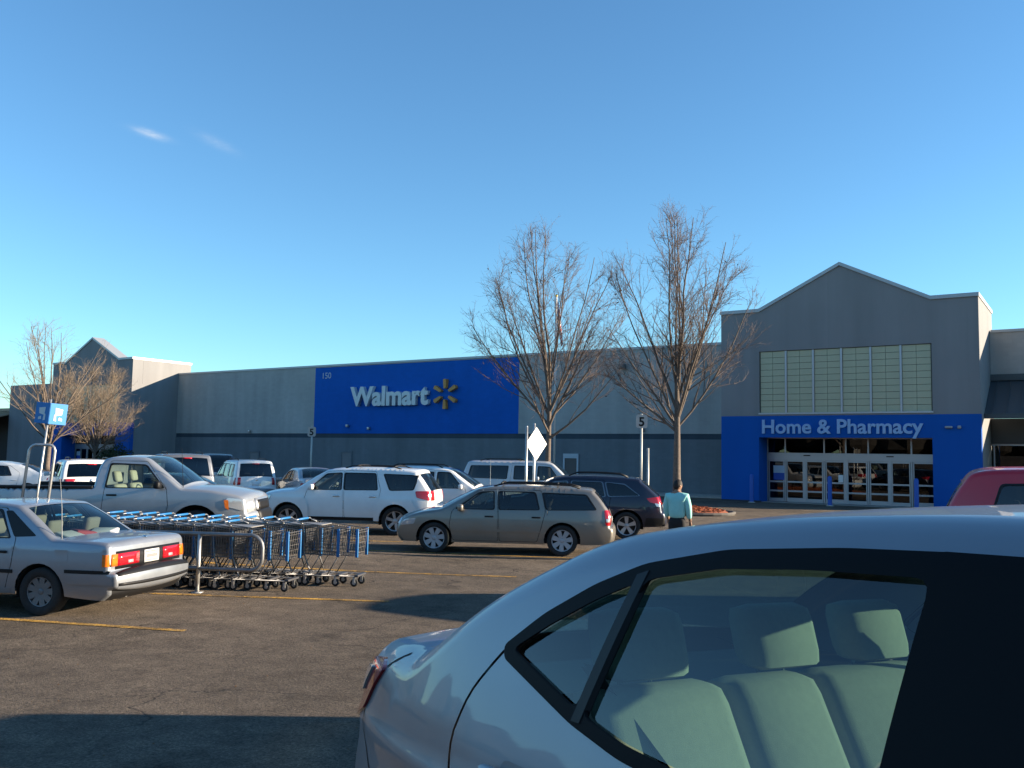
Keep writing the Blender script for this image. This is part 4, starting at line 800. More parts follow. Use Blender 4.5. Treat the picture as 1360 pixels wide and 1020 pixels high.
W_BAND = wallmat('dark_band', (0.055, 0.075, 0.095)); STUCCO = wallmat('grey_stucco', (0.245, 0.245, 0.25), 6.0, 50.0, .1, .07); ST_BLUE = wallmat('blue_stucco', (0.004, 0.095, 0.41), 6.0, 50.0, .1, .04); COPING = pmat('coping_metal', (0.38, 0.40, 0.42), 0.45, 0.3)
STW = wallmat('light_stucco_return', (0.52, 0.50, 0.46), 6.0, 50.0, .1, .05)
ALF = pmat('door_aluminium', (0.36, 0.38, 0.40), 0.4, 0.6); DGL = glass('store_glass', (0.16, 0.17, 0.17), refl=.6); PANEL = pmat('translucent_panel', (0.46, 0.46, 0.31), 0.5, noise=.06, nscale=.8); MULL = pmat('panel_mullion', (0.46, 0.48, 0.50), 0.45, .4); INK = pmat('dark_joint', (0.10, 0.12, 0.10), .8)
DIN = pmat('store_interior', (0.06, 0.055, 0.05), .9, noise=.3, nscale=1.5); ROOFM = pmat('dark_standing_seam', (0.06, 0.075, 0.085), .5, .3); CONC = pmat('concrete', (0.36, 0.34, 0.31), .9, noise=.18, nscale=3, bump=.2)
STORE = tag(empty('store_building', (-36, 48.3, 0)), 'long low grey store with blue wall panels and gabled entrances', 'store')
ox, oy = 36, -48.3
def sbox(name, x0, x1, y0, y1, z0, z1, mat, parent=None, o=None):
    m = MB().box(x0 + ox, x1 + ox, y0 + oy, y1 + oy, z0, z1); return m.build(name, mat, parent or STORE)
YW = 48.3; XL, XR = -66.2, -16.25
# main wall in courses
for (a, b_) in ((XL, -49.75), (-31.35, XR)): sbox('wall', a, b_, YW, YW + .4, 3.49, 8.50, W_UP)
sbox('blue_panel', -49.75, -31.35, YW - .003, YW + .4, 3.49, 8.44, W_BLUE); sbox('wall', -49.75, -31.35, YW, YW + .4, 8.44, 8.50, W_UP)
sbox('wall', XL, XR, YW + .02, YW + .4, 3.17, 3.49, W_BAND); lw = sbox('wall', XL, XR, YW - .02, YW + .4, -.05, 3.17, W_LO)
sbox('coping', XL, XR, YW - .06, YW + .5, 8.50, 8.64, COPING)
sbox('roof', XL - 12, 2.5, YW + .4, YW + 60, 7.9, 8.0, CONC)
sbox('kerb', XL + .3, XR - .3, YW - 2.4, YW - .02, -.05, .10, CONC)
def wdoor(x0, x1, z1, col, frame, pane=True):
    d = sbox('service_door', x0, x1, YW - .06, YW - .021, .1, z1, col)
    sbox('door_frame', x0 - .11, x0, YW - .10, YW - .021, .1, z1 + .11, frame, d); sbox('door_frame', x1, x1 + .11, YW - .10, YW - .021, .1, z1 + .11, frame, d); sbox('door_frame', x0, x1, YW - .10, YW - .021, z1, z1 + .11, frame, d)
    for q in d.children: q.location = (0, 0, 0)
    sbox('handle', x1 - .18, x1 - .10, YW - .13, YW - .06, 1.0, 1.05, GALV, d)
    return d
wdoor(-27.85, -27.0, 1.98, pmat('brown_door', (.10, .085, .08), .6), pmat('pale_frame', (.46, .49, .52), .6)); sbox('door_header', -27.96, -26.89, YW - .10, YW - .021, 2.092, 2.26, MATS['pale_frame'])
wdoor(-46.7, -45.8, 2.1, pmat('grey_door', (.20, .195, .195), .7), W_LO); wdoor(-56.7, -55.7, 2.0, MATS['grey_door'], W_LO)
for (x, z) in ((-46.2, 4.05), (-44.1, 3.85), (-22.6, 3.72), (-56.8, 3.65)):
    o = MB().bevbox(x + ox - .09, x + ox + .09, -.22, -.02, z - .10, z + .10, .03).build('wall_fixture', GALV, STORE, True)
o = MB().bevbox(-24.1 + ox, -23.7 + ox, -.35, -.05, 7.35, 7.65, .05).tube([(-23.9 + ox, -.03, 7.8), (-23.9 + ox, -.2, 7.75), (-23.9 + ox, -.28, 7.6)], .04, 6).build('wall_lamp', pmat('lamp_grey', (.12, .12, .12), .5), STORE, True)

def portal(parent):
    """gabled entrance block, local x centred, front at y=0"""
    hw, H1, HA = 5.88, 9.45, 11.42; dp = 5.6; oL, oR, oT = -3.95, 3.92, 3.19; gl, gr = -3.92, 3.96
    P = empty('entrance_portal', (0, 0, 0), 0, parent)
    # front wall as pieces round the opening and the window
    def fw(name, x0, x1, z0, z1, mat, y0=0.0, y1=.35): return MB().box(x0, x1, y0, y1, z0, z1).build(name, mat, P)
    fw('front_wall', -hw, oL, .08, 4.25, ST_BLUE); fw('front_wall', oR, hw, .08, 4.25, ST_BLUE); fw('front_wall', oL, oR, oT, 4.25, ST_BLUE)
    fw('front_wall', -hw, oL, -.05, .08, pmat('dark_plinth', (.05, .055, .06), .9), .02); fw('front_wall', oR, hw, -.05, .08, MATS['dark_plinth'], .02)
    fw('front_wall', -hw, gl, 4.25, 7.46, STUCCO); fw('front_wall', gr, hw, 4.25, 7.46, STUCCO); fw('front_wall', gl, gr, 4.25, 4.33, STUCCO)
    m = MB().prism([(-hw, 7.46), (hw, 7.46), (hw, H1), (gr, H1), (0, HA), (gl, H1), (-hw, H1)], 0, .95); m.build('gable_wall', STUCCO, P)
    fw('reveal_joint', -hw + .002, hw - .002, 7.44, 7.462, INK, -.004, 0.0) if False else None
    for s_ in (-1, 1):
        MB().box(*sorted((s_ * hw, s_ * (hw - .35))), .36, dp, -.05, 4.25).build('side_wall', STUCCO, P); MB().box(*sorted((s_ * hw, s_ * (hw - .35))), .352, .96, 4.25, 7.46).build('side_wall', STUCCO, P); MB().box(*sorted((s_ * hw, s_ * (hw - .35))), .96, dp, 4.25, H1).build('side_wall', STW if False else STUCCO, P)
        MB().box(*sorted((s_ * (hw + .004), s_ * (hw - .02))), .0, 2.0, .08, 4.25).build('side_paint', ST_BLUE, P) if False else None
        MB().box(*sorted((s_ * 3.93, s_ * 3.6)), .352, 1.9, -.05, 3.4).v
    # coping along the gable
    pts = [(-hw - .04, H1), (gl, H1), (0, HA), (gr, H1), (hw + .04, H1)]
    for (a, b_) in zip(pts[:-1], pts[1:]):
        MB().prism([(a[0], a[1] - .0), (b_[0], b_[1] - .0), (b_[0], b_[1] + .17), (a[0], a[1] + .17)], -.07, 1.0).build('coping', COPING, P)
    for s_ in (-1, 1): MB().box(*sorted((s_ * (hw + .04), s_ * (hw - .40))), 1.0, dp + .05, H1, H1 + .17).build('coping', COPING, P)
    MB().box(-hw + .36, hw - .36, .96, dp, 9.0, 9.05).build('flat_roof', CONC, P)
    # translucent panels
    w = MB().box(gl, gr, .10, .14, 4.33, 7.46).build('clerestory_window', INK, P); nb = 6; bw = (gr - gl) / nb; rows = 10; rh = (7.44 - 4.40) / rows
    pm = None
    for i in range(nb):
        for h_ in range(2):
            for r_ in range(rows):
                x0 = gl + bw * i + .05 + h_ * (bw - .10) / 2 + .007; x1 = x0 + (bw - .10) / 2 - .014; z0 = 4.40 + rh * r_ + .009
                if pm is None: q = MB().bevbox(0, x1 - x0, .075, .10, 0, rh - .018, .004).build('panel', PANEL, w); pm = q.data
                else: q = link('panel', pm, w)
                q.location = (x0, random.uniform(-.004, .004), z0)
        if i: MB().box(gl + bw * i - .045, gl + bw * i + .045, .02, .10, 4.40, 7.44).build('mullion', MULL, w)
    MB().box(gl - .03, gr + .03, -.05, .10, 4.32, 4.40).build('sill', MULL, w)
    # recessed doors
    yd = 1.30
    for s_, xx in ((-1, oL), (1, oR)): MB().box(*sorted((xx, xx + s_ * .3)), .352, yd + .3, -.05, 3.25).build('reveal', ST_BLUE, P)
    MB().box(oL - .3, oR + .3, .352, yd + .3, 3.25, 3.5).build('soffit', ST_BLUE, P)
    D = MB().box(oL, oR, yd - .05, yd + .08, 2.10, 2.46).box(oL, oR, yd - .02, yd + .05, 3.16, 3.25).build('door_header', ALF, P)
    for xx in (-1.95, 1.9): MB().box(xx - .16, xx + .16, yd - .09, yd - .05, 2.31, 2.36).build('door_sensor', BLACK, P)
    xs = [-3.92, -3.03, -2.06, -1.13, -.11, .92, 1.89, 2.83, 3.90]
    for i, x in enumerate(xs):
        hwid = .11 if i == 4 else (.055 if i in (2, 6) else .035); MB().box(x - hwid, x + hwid, yd - .05, yd + .06, .03, 2.10).build('door_post', ALF, P)
    for x in (-3.92, -3.03, -1.13, -.11, .92, 2.83, 3.90): MB().box(x - .035, x + .035, yd - .03, yd + .05, 2.46, 3.16).build('transom_post', ALF, P)
    for a, b_ in ((-3.88, -3.07), (-3.0, -1.17), (-1.1, -.15), (-.07, .88), (.96, 2.79), (2.87, 3.86)): MB().box(a, b_, yd, yd + .015, 2.47, 3.15).build('transom_pane', DGL, P)
    for i in range(8):
        a, b_ = xs[i] + .06, xs[i + 1] - .06; d = MB().box(a, a + .05, yd - .034, yd + .044, .03, 2.095).box(b_ - .05, b_, yd - .034, yd + .044, .03, 2.095).box(a, b_, yd - .035, yd + .045, .03, .20 + (.03 if i % 2 else .0)).box(a, b_, yd - .035, yd + .045, .52, .60).box(a, b_, yd - .035, yd + .045, .98, 1.06).box(a, b_, yd - .03, yd + .04, 2.02, 2.095).build('sliding_door', ALF, P)
        for z0, z1 in ((.23, .52), (.60, .98), (1.06, 2.02)): MB().box(a + .002, b_ - .002, yd, yd + .015, z0 + .001, z1 - .001).build('pane', DGL, d)
    MB().box(-3.62, -3.07, yd - .04, yd - .022, 1.10, 1.82).build('poster', None or pmat('poster_blue', (.02, .08, .40), .6), P); MB().box(-3.62, -3.07, yd - .046, yd - .041, 1.45, 1.82).build('poster_print', pmat('poster_pale', (.42, .52, .62), .6), P)
    MB().box(-.47, -.24, yd - .02, yd - .004, 1.07, 1.42).build('notice', PLATE, P)
    for xx in (-2.0, 1.95): MB().box(xx - .35, xx + .35, yd + .03, yd + .05, 2.68, 2.94).build('door_sign', pmat('door_sign_blue', (.02, .06, .32), .5), P)
    # vestibule behind the glass
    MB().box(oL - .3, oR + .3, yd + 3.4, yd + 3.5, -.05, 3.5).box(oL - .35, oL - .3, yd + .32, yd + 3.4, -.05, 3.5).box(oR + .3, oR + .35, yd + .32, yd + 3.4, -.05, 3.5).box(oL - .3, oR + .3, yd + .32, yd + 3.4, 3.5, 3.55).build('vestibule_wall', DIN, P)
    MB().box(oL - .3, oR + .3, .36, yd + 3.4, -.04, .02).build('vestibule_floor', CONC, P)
    random.seed(3)
    for k in range(7):
        xx = random.uniform(-3.4, 3.4); m = MB().bevbox(xx - .3, xx + .3, yd + 1.6, yd + 2.2, .02, random.uniform(.8, 1.3), .04); m.build('vestibule_display', pmat('display%d' % (k % 3), ((.30, .05, .05), (.16, .14, .12), (.10, .12, .20))[k % 3], .7), P)
    MB().bevbox(4.45, 4.75, -.16, 0, 3.62, 3.72, .03).bevbox(4.95, 5.1, -.14, 0, 3.60, 3.74, .04).build('security_camera', pmat('camera_grey', (.3, .32, .35), .5), P, True)
    return P
PR = portal(None)
for ch in list(PR.children):        # every piece becomes a part of the store itself, once for each entrance
    q = copy_tree(ch, STORE); q.location = Vector(q.location) + Vector((-72.08 + ox, 43.9 + oy, 0))
    ch.parent = STORE; ch.location = Vector(ch.location) + Vector((-10.33 + ox, 43.9 + oy, 0))
bpy.data.objects.remove(PR)
# right wing with dark metal canopy
sbox('wing_wall', -4.44, 2.5, YW, YW + .4, 6.2, 8.35, W_UP); sbox('coping', -4.40, 2.5, YW - .06, YW + .5, 8.35, 8.48, COPING)
def canopy(x0, x1, z1, z0, y0, mat, step=.55):
    cn = MB().prism([(0, z1), (0, z1 - .12), (y0 - YW, z0 - .12), (y0 - YW, z0)], 0, 1)
    m = MB(); m.add([(x0 + ox, y, z) for y, z in ((0, z1), (y0 - YW, z0), (y0 - YW, z0 - .14), (0, z1 - .14))] + [(x1 + ox, y, z) for y, z in ((0, z1), (y0 - YW, z0), (y0 - YW, z0 - .14), (0, z1 - .14))], [(0, 1, 5, 4), (1, 2, 6, 5), (2, 3, 7, 6), (0, 3, 2, 1), (4, 5, 6, 7)])
    o = m.build('canopy_roof', mat, STORE); x = x0 + .3; sm = None
    while x < x1:
        if sm is None:
            q = MB(); q.add([(dx, y, z + dz) for dx in (-.02, .02) for dz in (0, .05) for y, z in ((-.01, z1), (y0 - YW + .01, z0))], [(0, 1, 3, 2), (4, 6, 7, 5), (2, 3, 7, 6), (0, 4, 5, 1), (1, 5, 7, 3)]); s_ = q.build('seam', mat, o); sm = s_.data
        else: s_ = link('seam', sm, o)
        s_.location = (x + ox, 0, 0); x += step
    MB().box(x0 + ox, x1 + ox, y0 - YW - .08, y0 - YW, z0 - .16, z0 + .06).build('canopy_fascia', mat, STORE); MB().box(x0 + ox, x1 + ox, -.15, 0, z1 - .02, z1 + .28).build('canopy_flashing', mat, STORE)
canopy(-4.44, 2.5, 6.05, 4.25, 45.1, ROOFM)
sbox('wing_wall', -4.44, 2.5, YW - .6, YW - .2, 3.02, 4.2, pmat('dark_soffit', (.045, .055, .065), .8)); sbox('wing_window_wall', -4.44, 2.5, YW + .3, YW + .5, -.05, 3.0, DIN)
g = sbox('wing_window', -4.44, 2.5, YW - .4, YW - .385, .1, 3.0, DGL)
for k in range(5): sbox('window_post', -4.36 + k * 1.36, -4.30 + k * 1.36, YW - .44, YW - .34, .05, 3.0, ALF)
sbox('window_head', -4.44, 2.5, YW - .45, YW - .33, 2.94, 3.03, ALF); sbox('window_base', -4.44, 2.5, YW - .45, YW - .3, -.05, .1, CONC)
# left end: low block, then a tan-roofed lean-to
sbox('wall', -90.6, -77.97, YW - 1.5, YW + .4, 0, 8.15, STUCCO); 
LT = pmat('tan_metal_roof', (.42, .30, .19), .6, noise=.1); canopy(-125, -90.7, 5.75, 4.7, 44.2, LT, .7)
sbox('wall', -125, -90.7, YW - .2, YW + .4, 0, 5.74, pmat('dark_left_wall', (.07, .065, .06), .9)); 
for k in range(9): MB().box(-92 - k * 3.6 + ox, -91.75 - k * 3.6 + ox, 44.3 + oy, 44.55 + oy, 0, 4.6).build('column', STUCCO, STORE)
sbox('kerb', -17.5, 26, 41.7, 43.88, -.05, .012, CONC) if False else None

# ------------------------------------------------------------------ lettering
FONT_CACHE = {}
def text_mesh(s_, size=1.0, ext=0.05, off=0.0, bev=0.0):
    cu = bpy.data.curves.new('txt', 'FONT'); cu.body = s_; cu.size = size; cu.extrude = ext; cu.offset = off; cu.bevel_depth = bev; cu.resolution_u = 4
    o = bpy.data.objects.new('txt', cu); COL.objects.link(o); dg = bpy.context.evaluated_depsgraph_get(); dg.update()
    me = bpy.data.meshes.new_from_object(o.evaluated_get(dg)); bpy.data.objects.remove(o); bpy.data.curves.remove(cu); return me
def mx(me): return max(v.co.x for v in me.vertices)
def lettering(name, text, width, cap, pos, mat, label, cat, ext=.08, off=.02, parent=None, rot=(R(90), 0, 0), gap=1.0, slant=0):
    """each letter is a mesh of its own; pos is the lower left corner"""
    full = text_mesh(text, 1.0, .01, off); W_ = mx(full) - min(v.co.x for v in full.vertices); capm = max(v.co.y for v in text_mesh('H', 1.0, .01, off).vertices)
    x_ = min(v.co.x for v in full.vertices); sx, sy = width / W_, cap / capm
    root = empty(name, pos, 0); root.rotation_euler = rot; tag(root, label, cat)
    for i, ch in enumerate(text):
        if ch == ' ': continue
        me = text_mesh(ch, 1.0, 1.0, off); dx = mx(text_mesh(text[:i + 1], 1.0, .01, off)) - mx(me)
        for v_ in me.vertices: v_.co = ((v_.co.x + dx - x_) * sx, v_.co.y * sy, v_.co.z * ext)
        me.materials.clear(); me.materials.append(mat); link('letter', me, root)
    return root
LET_W = pmat('sign_white_acrylic', (.62, .66, .66), .35); LET_P = pmat('sign_pale_blue', (.27, .45, .72), .4); SPARK = pmat('sign_yellow_acrylic', (.58, .27, .06), .5)
lettering('store_sign', 'Walmart', 7.25, 1.34, (-45.82, YW - .17, 5.52), LET_W, 'large white store name lettering on the blue wall panel', 'sign', ext=.14, off=.035)
sp_ = tag(empty('spark_sign', (-37.17, YW - .17, 6.16), 0), 'yellow six-ray starburst emblem beside the white store name', 'sign')
for k in range(6):
    a = R(90 + 60 * k); q = []
    for u_, w_ in ((.38, .06), (.42, .085), (.95, .135), (1.0, .115), (1.02, .06)): q.append((u_, w_))
    poly = [(u_, w_) for u_, w_ in q] + [(u_, -w_) for u_, w_ in q[::-1]]; kx = 1.02
    m = MB().prism([((u_ * math.cos(a) - w_ * math.sin(a)) * kx, u_ * math.sin(a) + w_ * math.cos(a)) for u_, w_ in poly], -.14, .14); m.build('ray', SPARK, sp_)
lettering('house_number', '150', .85, .44, (-48.95, YW - .012, 7.60), pmat('number_white', (.45, .5, .56), .6), 'small white street number at the top left of the blue panel', 'number', ext=.008, off=0)
lettering('entrance_sign', 'Home & Pharmacy', 7.34, .66, (-14.10, 43.86, 3.40), LET_P, 'pale blue department lettering above the near entrance doors', 'sign', ext=.035, off=.022)
# ------------------------------------------------------------------ bare winter trees
BARK = pmat('bark', (0.13, 0.102, 0.082), .9, noise=.35, nscale=14, bump=.5, bscale=40); TWIG = pmat('twig_bark', (0.115, 0.088, 0.080), .9); TWIG_T = pmat('tan_twig_bark', (0.20, 0.155, 0.11), .9); LEAFB = pmat('withered_leaf', (.04, .03, .035), .8)
class Tubes:
    def __init__(s): s.v = []; s.f = []; s.n = 0
    def add(s, P, r0, r1, k):
        P = np.asarray(P); m = len(P); T = np.gradient(P, axis=0); T /= np.linalg.norm(T, axis=1)[:, None] + 1e-9
        a = np.array([0.31, 0.95, 0.05]) if abs(T[0, 1]) < .8 else np.array([.9, .1, .4]); U = np.cross(T, a); U /= np.linalg.norm(U, axis=1)[:, None]; W_ = np.cross(T, U)
        rr = np.linspace(r0, r1, m)[:, None, None]; q = np.arange(k) * 2 * np.pi / k
        V = P[:, None, :] + rr * (U[:, None, :] * np.cos(q)[None, :, None] + W_[:, None, :] * np.sin(q)[None, :, None]); s.v.append(V.reshape(-1, 3))
        i = np.arange(m - 1)[:, None] * k; j = np.arange(k)[None, :]; j2 = (j + 1) % k
        s.f.append(np.stack([i + j, i + j2, i + k + j2, i + k + j], -1).reshape(-1, 4) + s.n); s.n += m * k
    def build(s, name, mat, parent):
        V = np.concatenate(s.v); F = np.concatenate(s.f); me = bpy.data.meshes.new(name); me.vertices.add(len(V)); me.vertices.foreach_set('co', V.ravel()); me.loops.add(F.size); me.loops.foreach_set('vertex_index', F.ravel().astype(np.int32))
        me.polygons.add(len(F)); me.polygons.foreach_set('loop_start', np.arange(0, F.size, 4, dtype=np.int32)); me.polygons.foreach_set('use_smooth', np.ones(len(F), bool)); me.materials.append(mat); me.update(calc_edges=True); me.validate()
        o = bpy.data.objects.new(name, me); COL.objects.link(o); o.parent = parent; return o
def tree(name, label, loc, H, Rc, fork, tr, seed, limbs=11, spread=(8, 48), sec=16, ter=9, twigm=TWIG, crown_pow=1.0, lean=(0, 0), fine=5, group='bare trees by the store', nleaf=0, rise=.16):
    g = np.random.default_rng(seed); root = tag(empty(name, loc), label, 'tree', group)
    trunk = Tubes(); lim = Tubes(); tw = Tubes(); zc = fork + (H - fork) * .52
    def inside(p):
        f = (p[2] - fork) / (H - fork)
        if f > 1: return False
        e = np.interp(f, [-.2, 0, .12, .3, .5, .72, .9, 1.0], [.2, .35, .62, .93, 1.0, .82, .50, .12]); return np.hypot(p[0], p[1]) < Rc * e
    def grow(p, d, L_, n, wob, upk):
        P = [p]; 
        for i in range(n):
            d = d + g.normal(0, wob, 3); d[2] += upk; d = d / np.linalg.norm(d); p = p + d * L_ / n; P.append(p)
        return np.array(P)
    base = np.array([0, 0, -.15]); top = np.array([lean[0], lean[1], fork]); mid = (base + top) / 2 + np.array([g.normal(0, .04), g.normal(0, .04), 0])
    tp = np.array([base, base + (mid - base) * .25, base + (mid - base) * .6, mid, (mid + top) / 2, top, top + np.array([g.normal(0, .05), g.normal(0, .05), (H - fork) * rise + .3])]); trunk.add(tp, tr * 1.15, tr * .55, 10); trunk.add(np.array([base, base + (0, 0, .25)]), tr * 1.7, tr * 1.1, 10)
    for k in range(limbs):
        az = 2 * np.pi * (k + g.uniform(-.3, .3)) / limbs * 1.0 + (k % 2) * .4; fk = ((k * 0.618) % 1); inc = R(spread[1] - (spread[1] - spread[0]) * fk ** .8); h0 = fork - .25 + fk * (H - fork) * rise + g.uniform(-.25, .35)
        p = np.array([lean[0], lean[1], h0]); d = np.array([np.cos(az) * np.sin(inc), np.sin(az) * np.sin(inc), np.cos(inc)])
        Lm = (H - h0) * g.uniform(.86, 1.05) / max(.62, np.cos(inc * .8)) * .98; P = grow(p, d, Lm, 12, .06, .025 + .045 * np.sin(inc))
        keep = [i for i in range(len(P)) if inside(P[i]) or i < 3]; P = P[:max(keep) + 1]
        if len(P) < 4: continue
        r0 = tr * g.uniform(.26, .42); lim.add(P, r0, .012, 6); n1 = len(P)
        for j in range(sec):
            t = g.uniform(.12, .97); q = t * (n1 - 1); a = int(q); b = min(a + 1, n1 - 1); s0 = P[a] + (P[b] - P[a]) * (q - a); dd = P[b] - P[a]; dd = dd / (np.linalg.norm(dd) + 1e-9)
            side = g.normal(0, 1, 3); side -= side.dot(dd) * dd; side /= np.linalg.norm(side); out = np.array([s0[0], s0[1], 0]); out = out / (np.linalg.norm(out) + .3); side = side + out * .5; side /= np.linalg.norm(side)
            an = R(g.uniform(22, 46)); d2 = dd * np.cos(an) + side * np.sin(an); L2 = (.55 + .45 * g.random()) * (1 - t * .72) * Lm * .46
            Q = grow(s0, d2, L2, 6, .11, .05); kq = [i for i in range(len(Q)) if inside(Q[i])]
            if len(kq) < 3: continue
            Q = Q[:max(kq) + 1]; r2 = max(.010, r0 * (1 - t) * .55); (lim if r2 > .02 else tw).add(Q, r2, .006, 4)
            for m_ in range(ter):
                t2 = g.uniform(.15, 1.0); q2 = t2 * (len(Q) - 1); a2 = min(int(q2), len(Q) - 2); s2 = Q[a2] + (Q[a2 + 1] - Q[a2]) * (q2 - a2); d3 = Q[a2 + 1] - Q[a2]; d3 = d3 / (np.linalg.norm(d3) + 1e-9) + g.normal(0, .55, 3) + np.array([0, 0, .15]); d3 /= np.linalg.norm(d3)
                L3 = g.uniform(.25, .8) * (Rc / 3.0); T_ = grow(s2, d3, L3, 4, .16, .05)
                if not inside(T_[-1] * np.array([.9, .9, .97])): continue
                tw.add(T_, .0062, .0030, 3)
                for e in range(fine):
                    a3 = int(g.integers(1, len(T_))); d4 = T_[a3] - T_[a3 - 1]; d4 = d4 / np.linalg.norm(d4) + g.normal(0, .6, 3); d4 /= np.linalg.norm(d4); tw.add(grow(T_[a3], d4, g.uniform(.10, .34), 2, .2, .05), .0034, .0020, 3)
    trunk.build('trunk', BARK, root); lim.build('limbs', BARK, root); o = tw.build('crown', twigm, root)
    if nleaf:
        V = np.concatenate(tw.v); m = MB()
        c0 = V[int(g.integers(len(V)))]
        for _ in range(nleaf):
            p = V[int(g.integers(len(V)))]; a = g.normal(0, 1, 3); a /= np.linalg.norm(a); b = np.cross(a, g.normal(0, 1, 3)); b /= np.linalg.norm(b); s_ = g.uniform(.03, .06); m.add([p, p + a * s_ + b * s_ * .5, p + a * 2 * s_, p + a * s_ - b * s_ * .5], [(0, 1, 2, 3)])
        m.build('withered_leaves', LEAFB, root)['kind'] = 'stuff'
    return root
TREE1 = tree('bare_tree', 'tall bare tree beside the diamond sign in front of the blue panel', (-19.2, 31.9, 0), 11.8, 3.55, 3.1, .15, 41, limbs=18, spread=(2, 60), sec=15, ter=7, fine=4, nleaf=260, rise=.22)
TREE2 = tree('bare_tree', 'tall bare tree behind the man in the mint shirt', (-13.6, 32.1, 0), 12.1, 3.4, 3.1, .17, 29, limbs=18, spread=(2, 58), sec=15, ter=8, fine=4, nleaf=160, rise=.20)
TREE3 = tree('bare_tree', 'wide bare tree at the left edge behind the cart sign', (-47.2, 26.6, 0), 9.0, 4.0, 2.4, .17, 5, limbs=15, spread=(5, 62), sec=9, ter=5, fine=3, twigm=TWIG_T)
TREE4 = tree('bare_tree', 'low dense tan-twigged tree in front of the far entrance', (-56.4, 34.9, 0), 8.2, 3.2, 1.7, .13, 8, limbs=17, spread=(10, 55), sec=16, ter=9, fine=4, twigm=TWIG_T)
# ---- clipped evergreen shrub and mulch bed
def leafball(name, label, cat, loc, rx, ry, rz, n, mat, seed, size=.06):
    g = np.random.default_rng(seed); root = tag(empty(name, loc), label, cat); m = MB()
    for _ in range(n):
        d = g.normal(0, 1, 3); d /= np.linalg.norm(d); d[2] = abs(d[2]) * (1 if g.random() < .8 else -.3); rr = g.uniform(.72, 1.04) * (1 + .10 * math.sin(5 * d[0] + seed) + .08 * math.sin(7 * d[1])); p = np.array([d[0] * rx, d[1] * ry, rz * .45 + d[2] * rz * .58]) * np.array([rr, rr, rr]); p[2] = max(p[2], .02)
        a = g.normal(0, 1, 3); a /= np.linalg.norm(a); b = np.cross(a, g.normal(0, 1, 3)); b /= np.linalg.norm(b); s_ = g.uniform(.6, 1.3) * size; m.add([p, p + a * s_ + b * s_ * .5, p + a * 2 * s_, p + a * s_ - b * s_ * .5], [(0, 1, 2, 3)])
    m.build('foliage', mat, root)['kind'] = 'stuff'
    st = Tubes()
    for k in range(9): a = g.uniform(0, 6.28); st.add(np.array([[0, 0, -.05], [math.cos(a) * rx * .3, math.sin(a) * ry * .3, rz * .4], [math.cos(a) * rx * .6, math.sin(a) * ry * .6, rz * .75]]), .03, .01, 5)
    st.build('stem', BARK, root); return root
EVG = pmat('evergreen_leaf', (.03, .05, .015), .7)
leafball('shrub', 'clipped dark evergreen shrub by the far entrance', 'shrub', (-58.0, 37.6, 0), 1.3, 1.2, 2.1, 6000, EVG, 3, .07)
CHIP = pmat('red_mulch', (.30, .085, .035), .95, noise=.4, nscale=20)
def bed(name, cx, cy, ax, ay, rot, h=.32):
    ring = 40; v = []; f = []
    for j, (s_, z_) in enumerate(((1.0, .02), (.94, .12), (.7, .22), (.35, h), (0.02, h + .03))):
        for k in range(ring):
            a = 2 * math.pi * k / ring; u = abs(math.cos(a)) ** .7 * (1 if math.cos(a) > 0 else -1) * ax * s_; w_ = abs(math.sin(a)) ** .7 * (1 if math.sin(a) > 0 else -1) * ay * s_; v.append((cx + u * math.cos(rot) - w_ * math.sin(rot), cy + u * math.sin(rot) + w_ * math.cos(rot), z_ + .02 * math.sin(9 * a + j)))
    for j in range(4):
        for k in range(ring): f.append((j * ring + k, j * ring + (k + 1) % ring, (j + 1) * ring + (k + 1) % ring, (j + 1) * ring + k))
    o = mk(name, v, f, CHIP, None, True); tag(o, kind='structure')
    kb = [(v[k][0] + (v[k][0] - cx) * .03, v[k][1] + (v[k][1] - cy) * .03, .06) for k in range(ring)]; t = MB().tube(kb, .07, 6, True).build('kerb', pmat('dirty_kerb', (.10, .09, .08), .9), o)
    g = np.random.default_rng(4); m = MB()
    for _ in range(4200):
        s_ = math.sqrt(g.random()) * .95; a = g.uniform(0, 6.283); u = abs(math.cos(a)) ** .7 * (1 if math.cos(a) > 0 else -1) * ax * s_; w_ = abs(math.sin(a)) ** .7 * (1 if math.sin(a) > 0 else -1) * ay * s_
        z_ = np.interp(s_, [0, .35, .7, .94, 1.0], [h + .03, h, .22, .12, .02]) + .025; p = np.array([cx + u * math.cos(rot) - w_ * math.sin(rot), cy + u * math.sin(rot) + w_ * math.cos(rot), z_]); d = g.normal(0, 1, 3); d[2] *= .5; d /= np.linalg.norm(d); e = np.cross(d, g.normal(0, 1, 3)); e /= np.linalg.norm(e)
        L_ = g.uniform(.03, .08); m.add([p - d * L_ - e * .012, p + d * L_ - e * .012, p + d * L_ + e * .012, p - d * L_ + e * .012], [(0, 1, 2, 3)])
    q = m.build('mulch_chips', CHIP, o); q['kind'] = 'stuff'
bed('planting_bed', -15.8, 32.0, 4.1, 1.7, R(12)); 
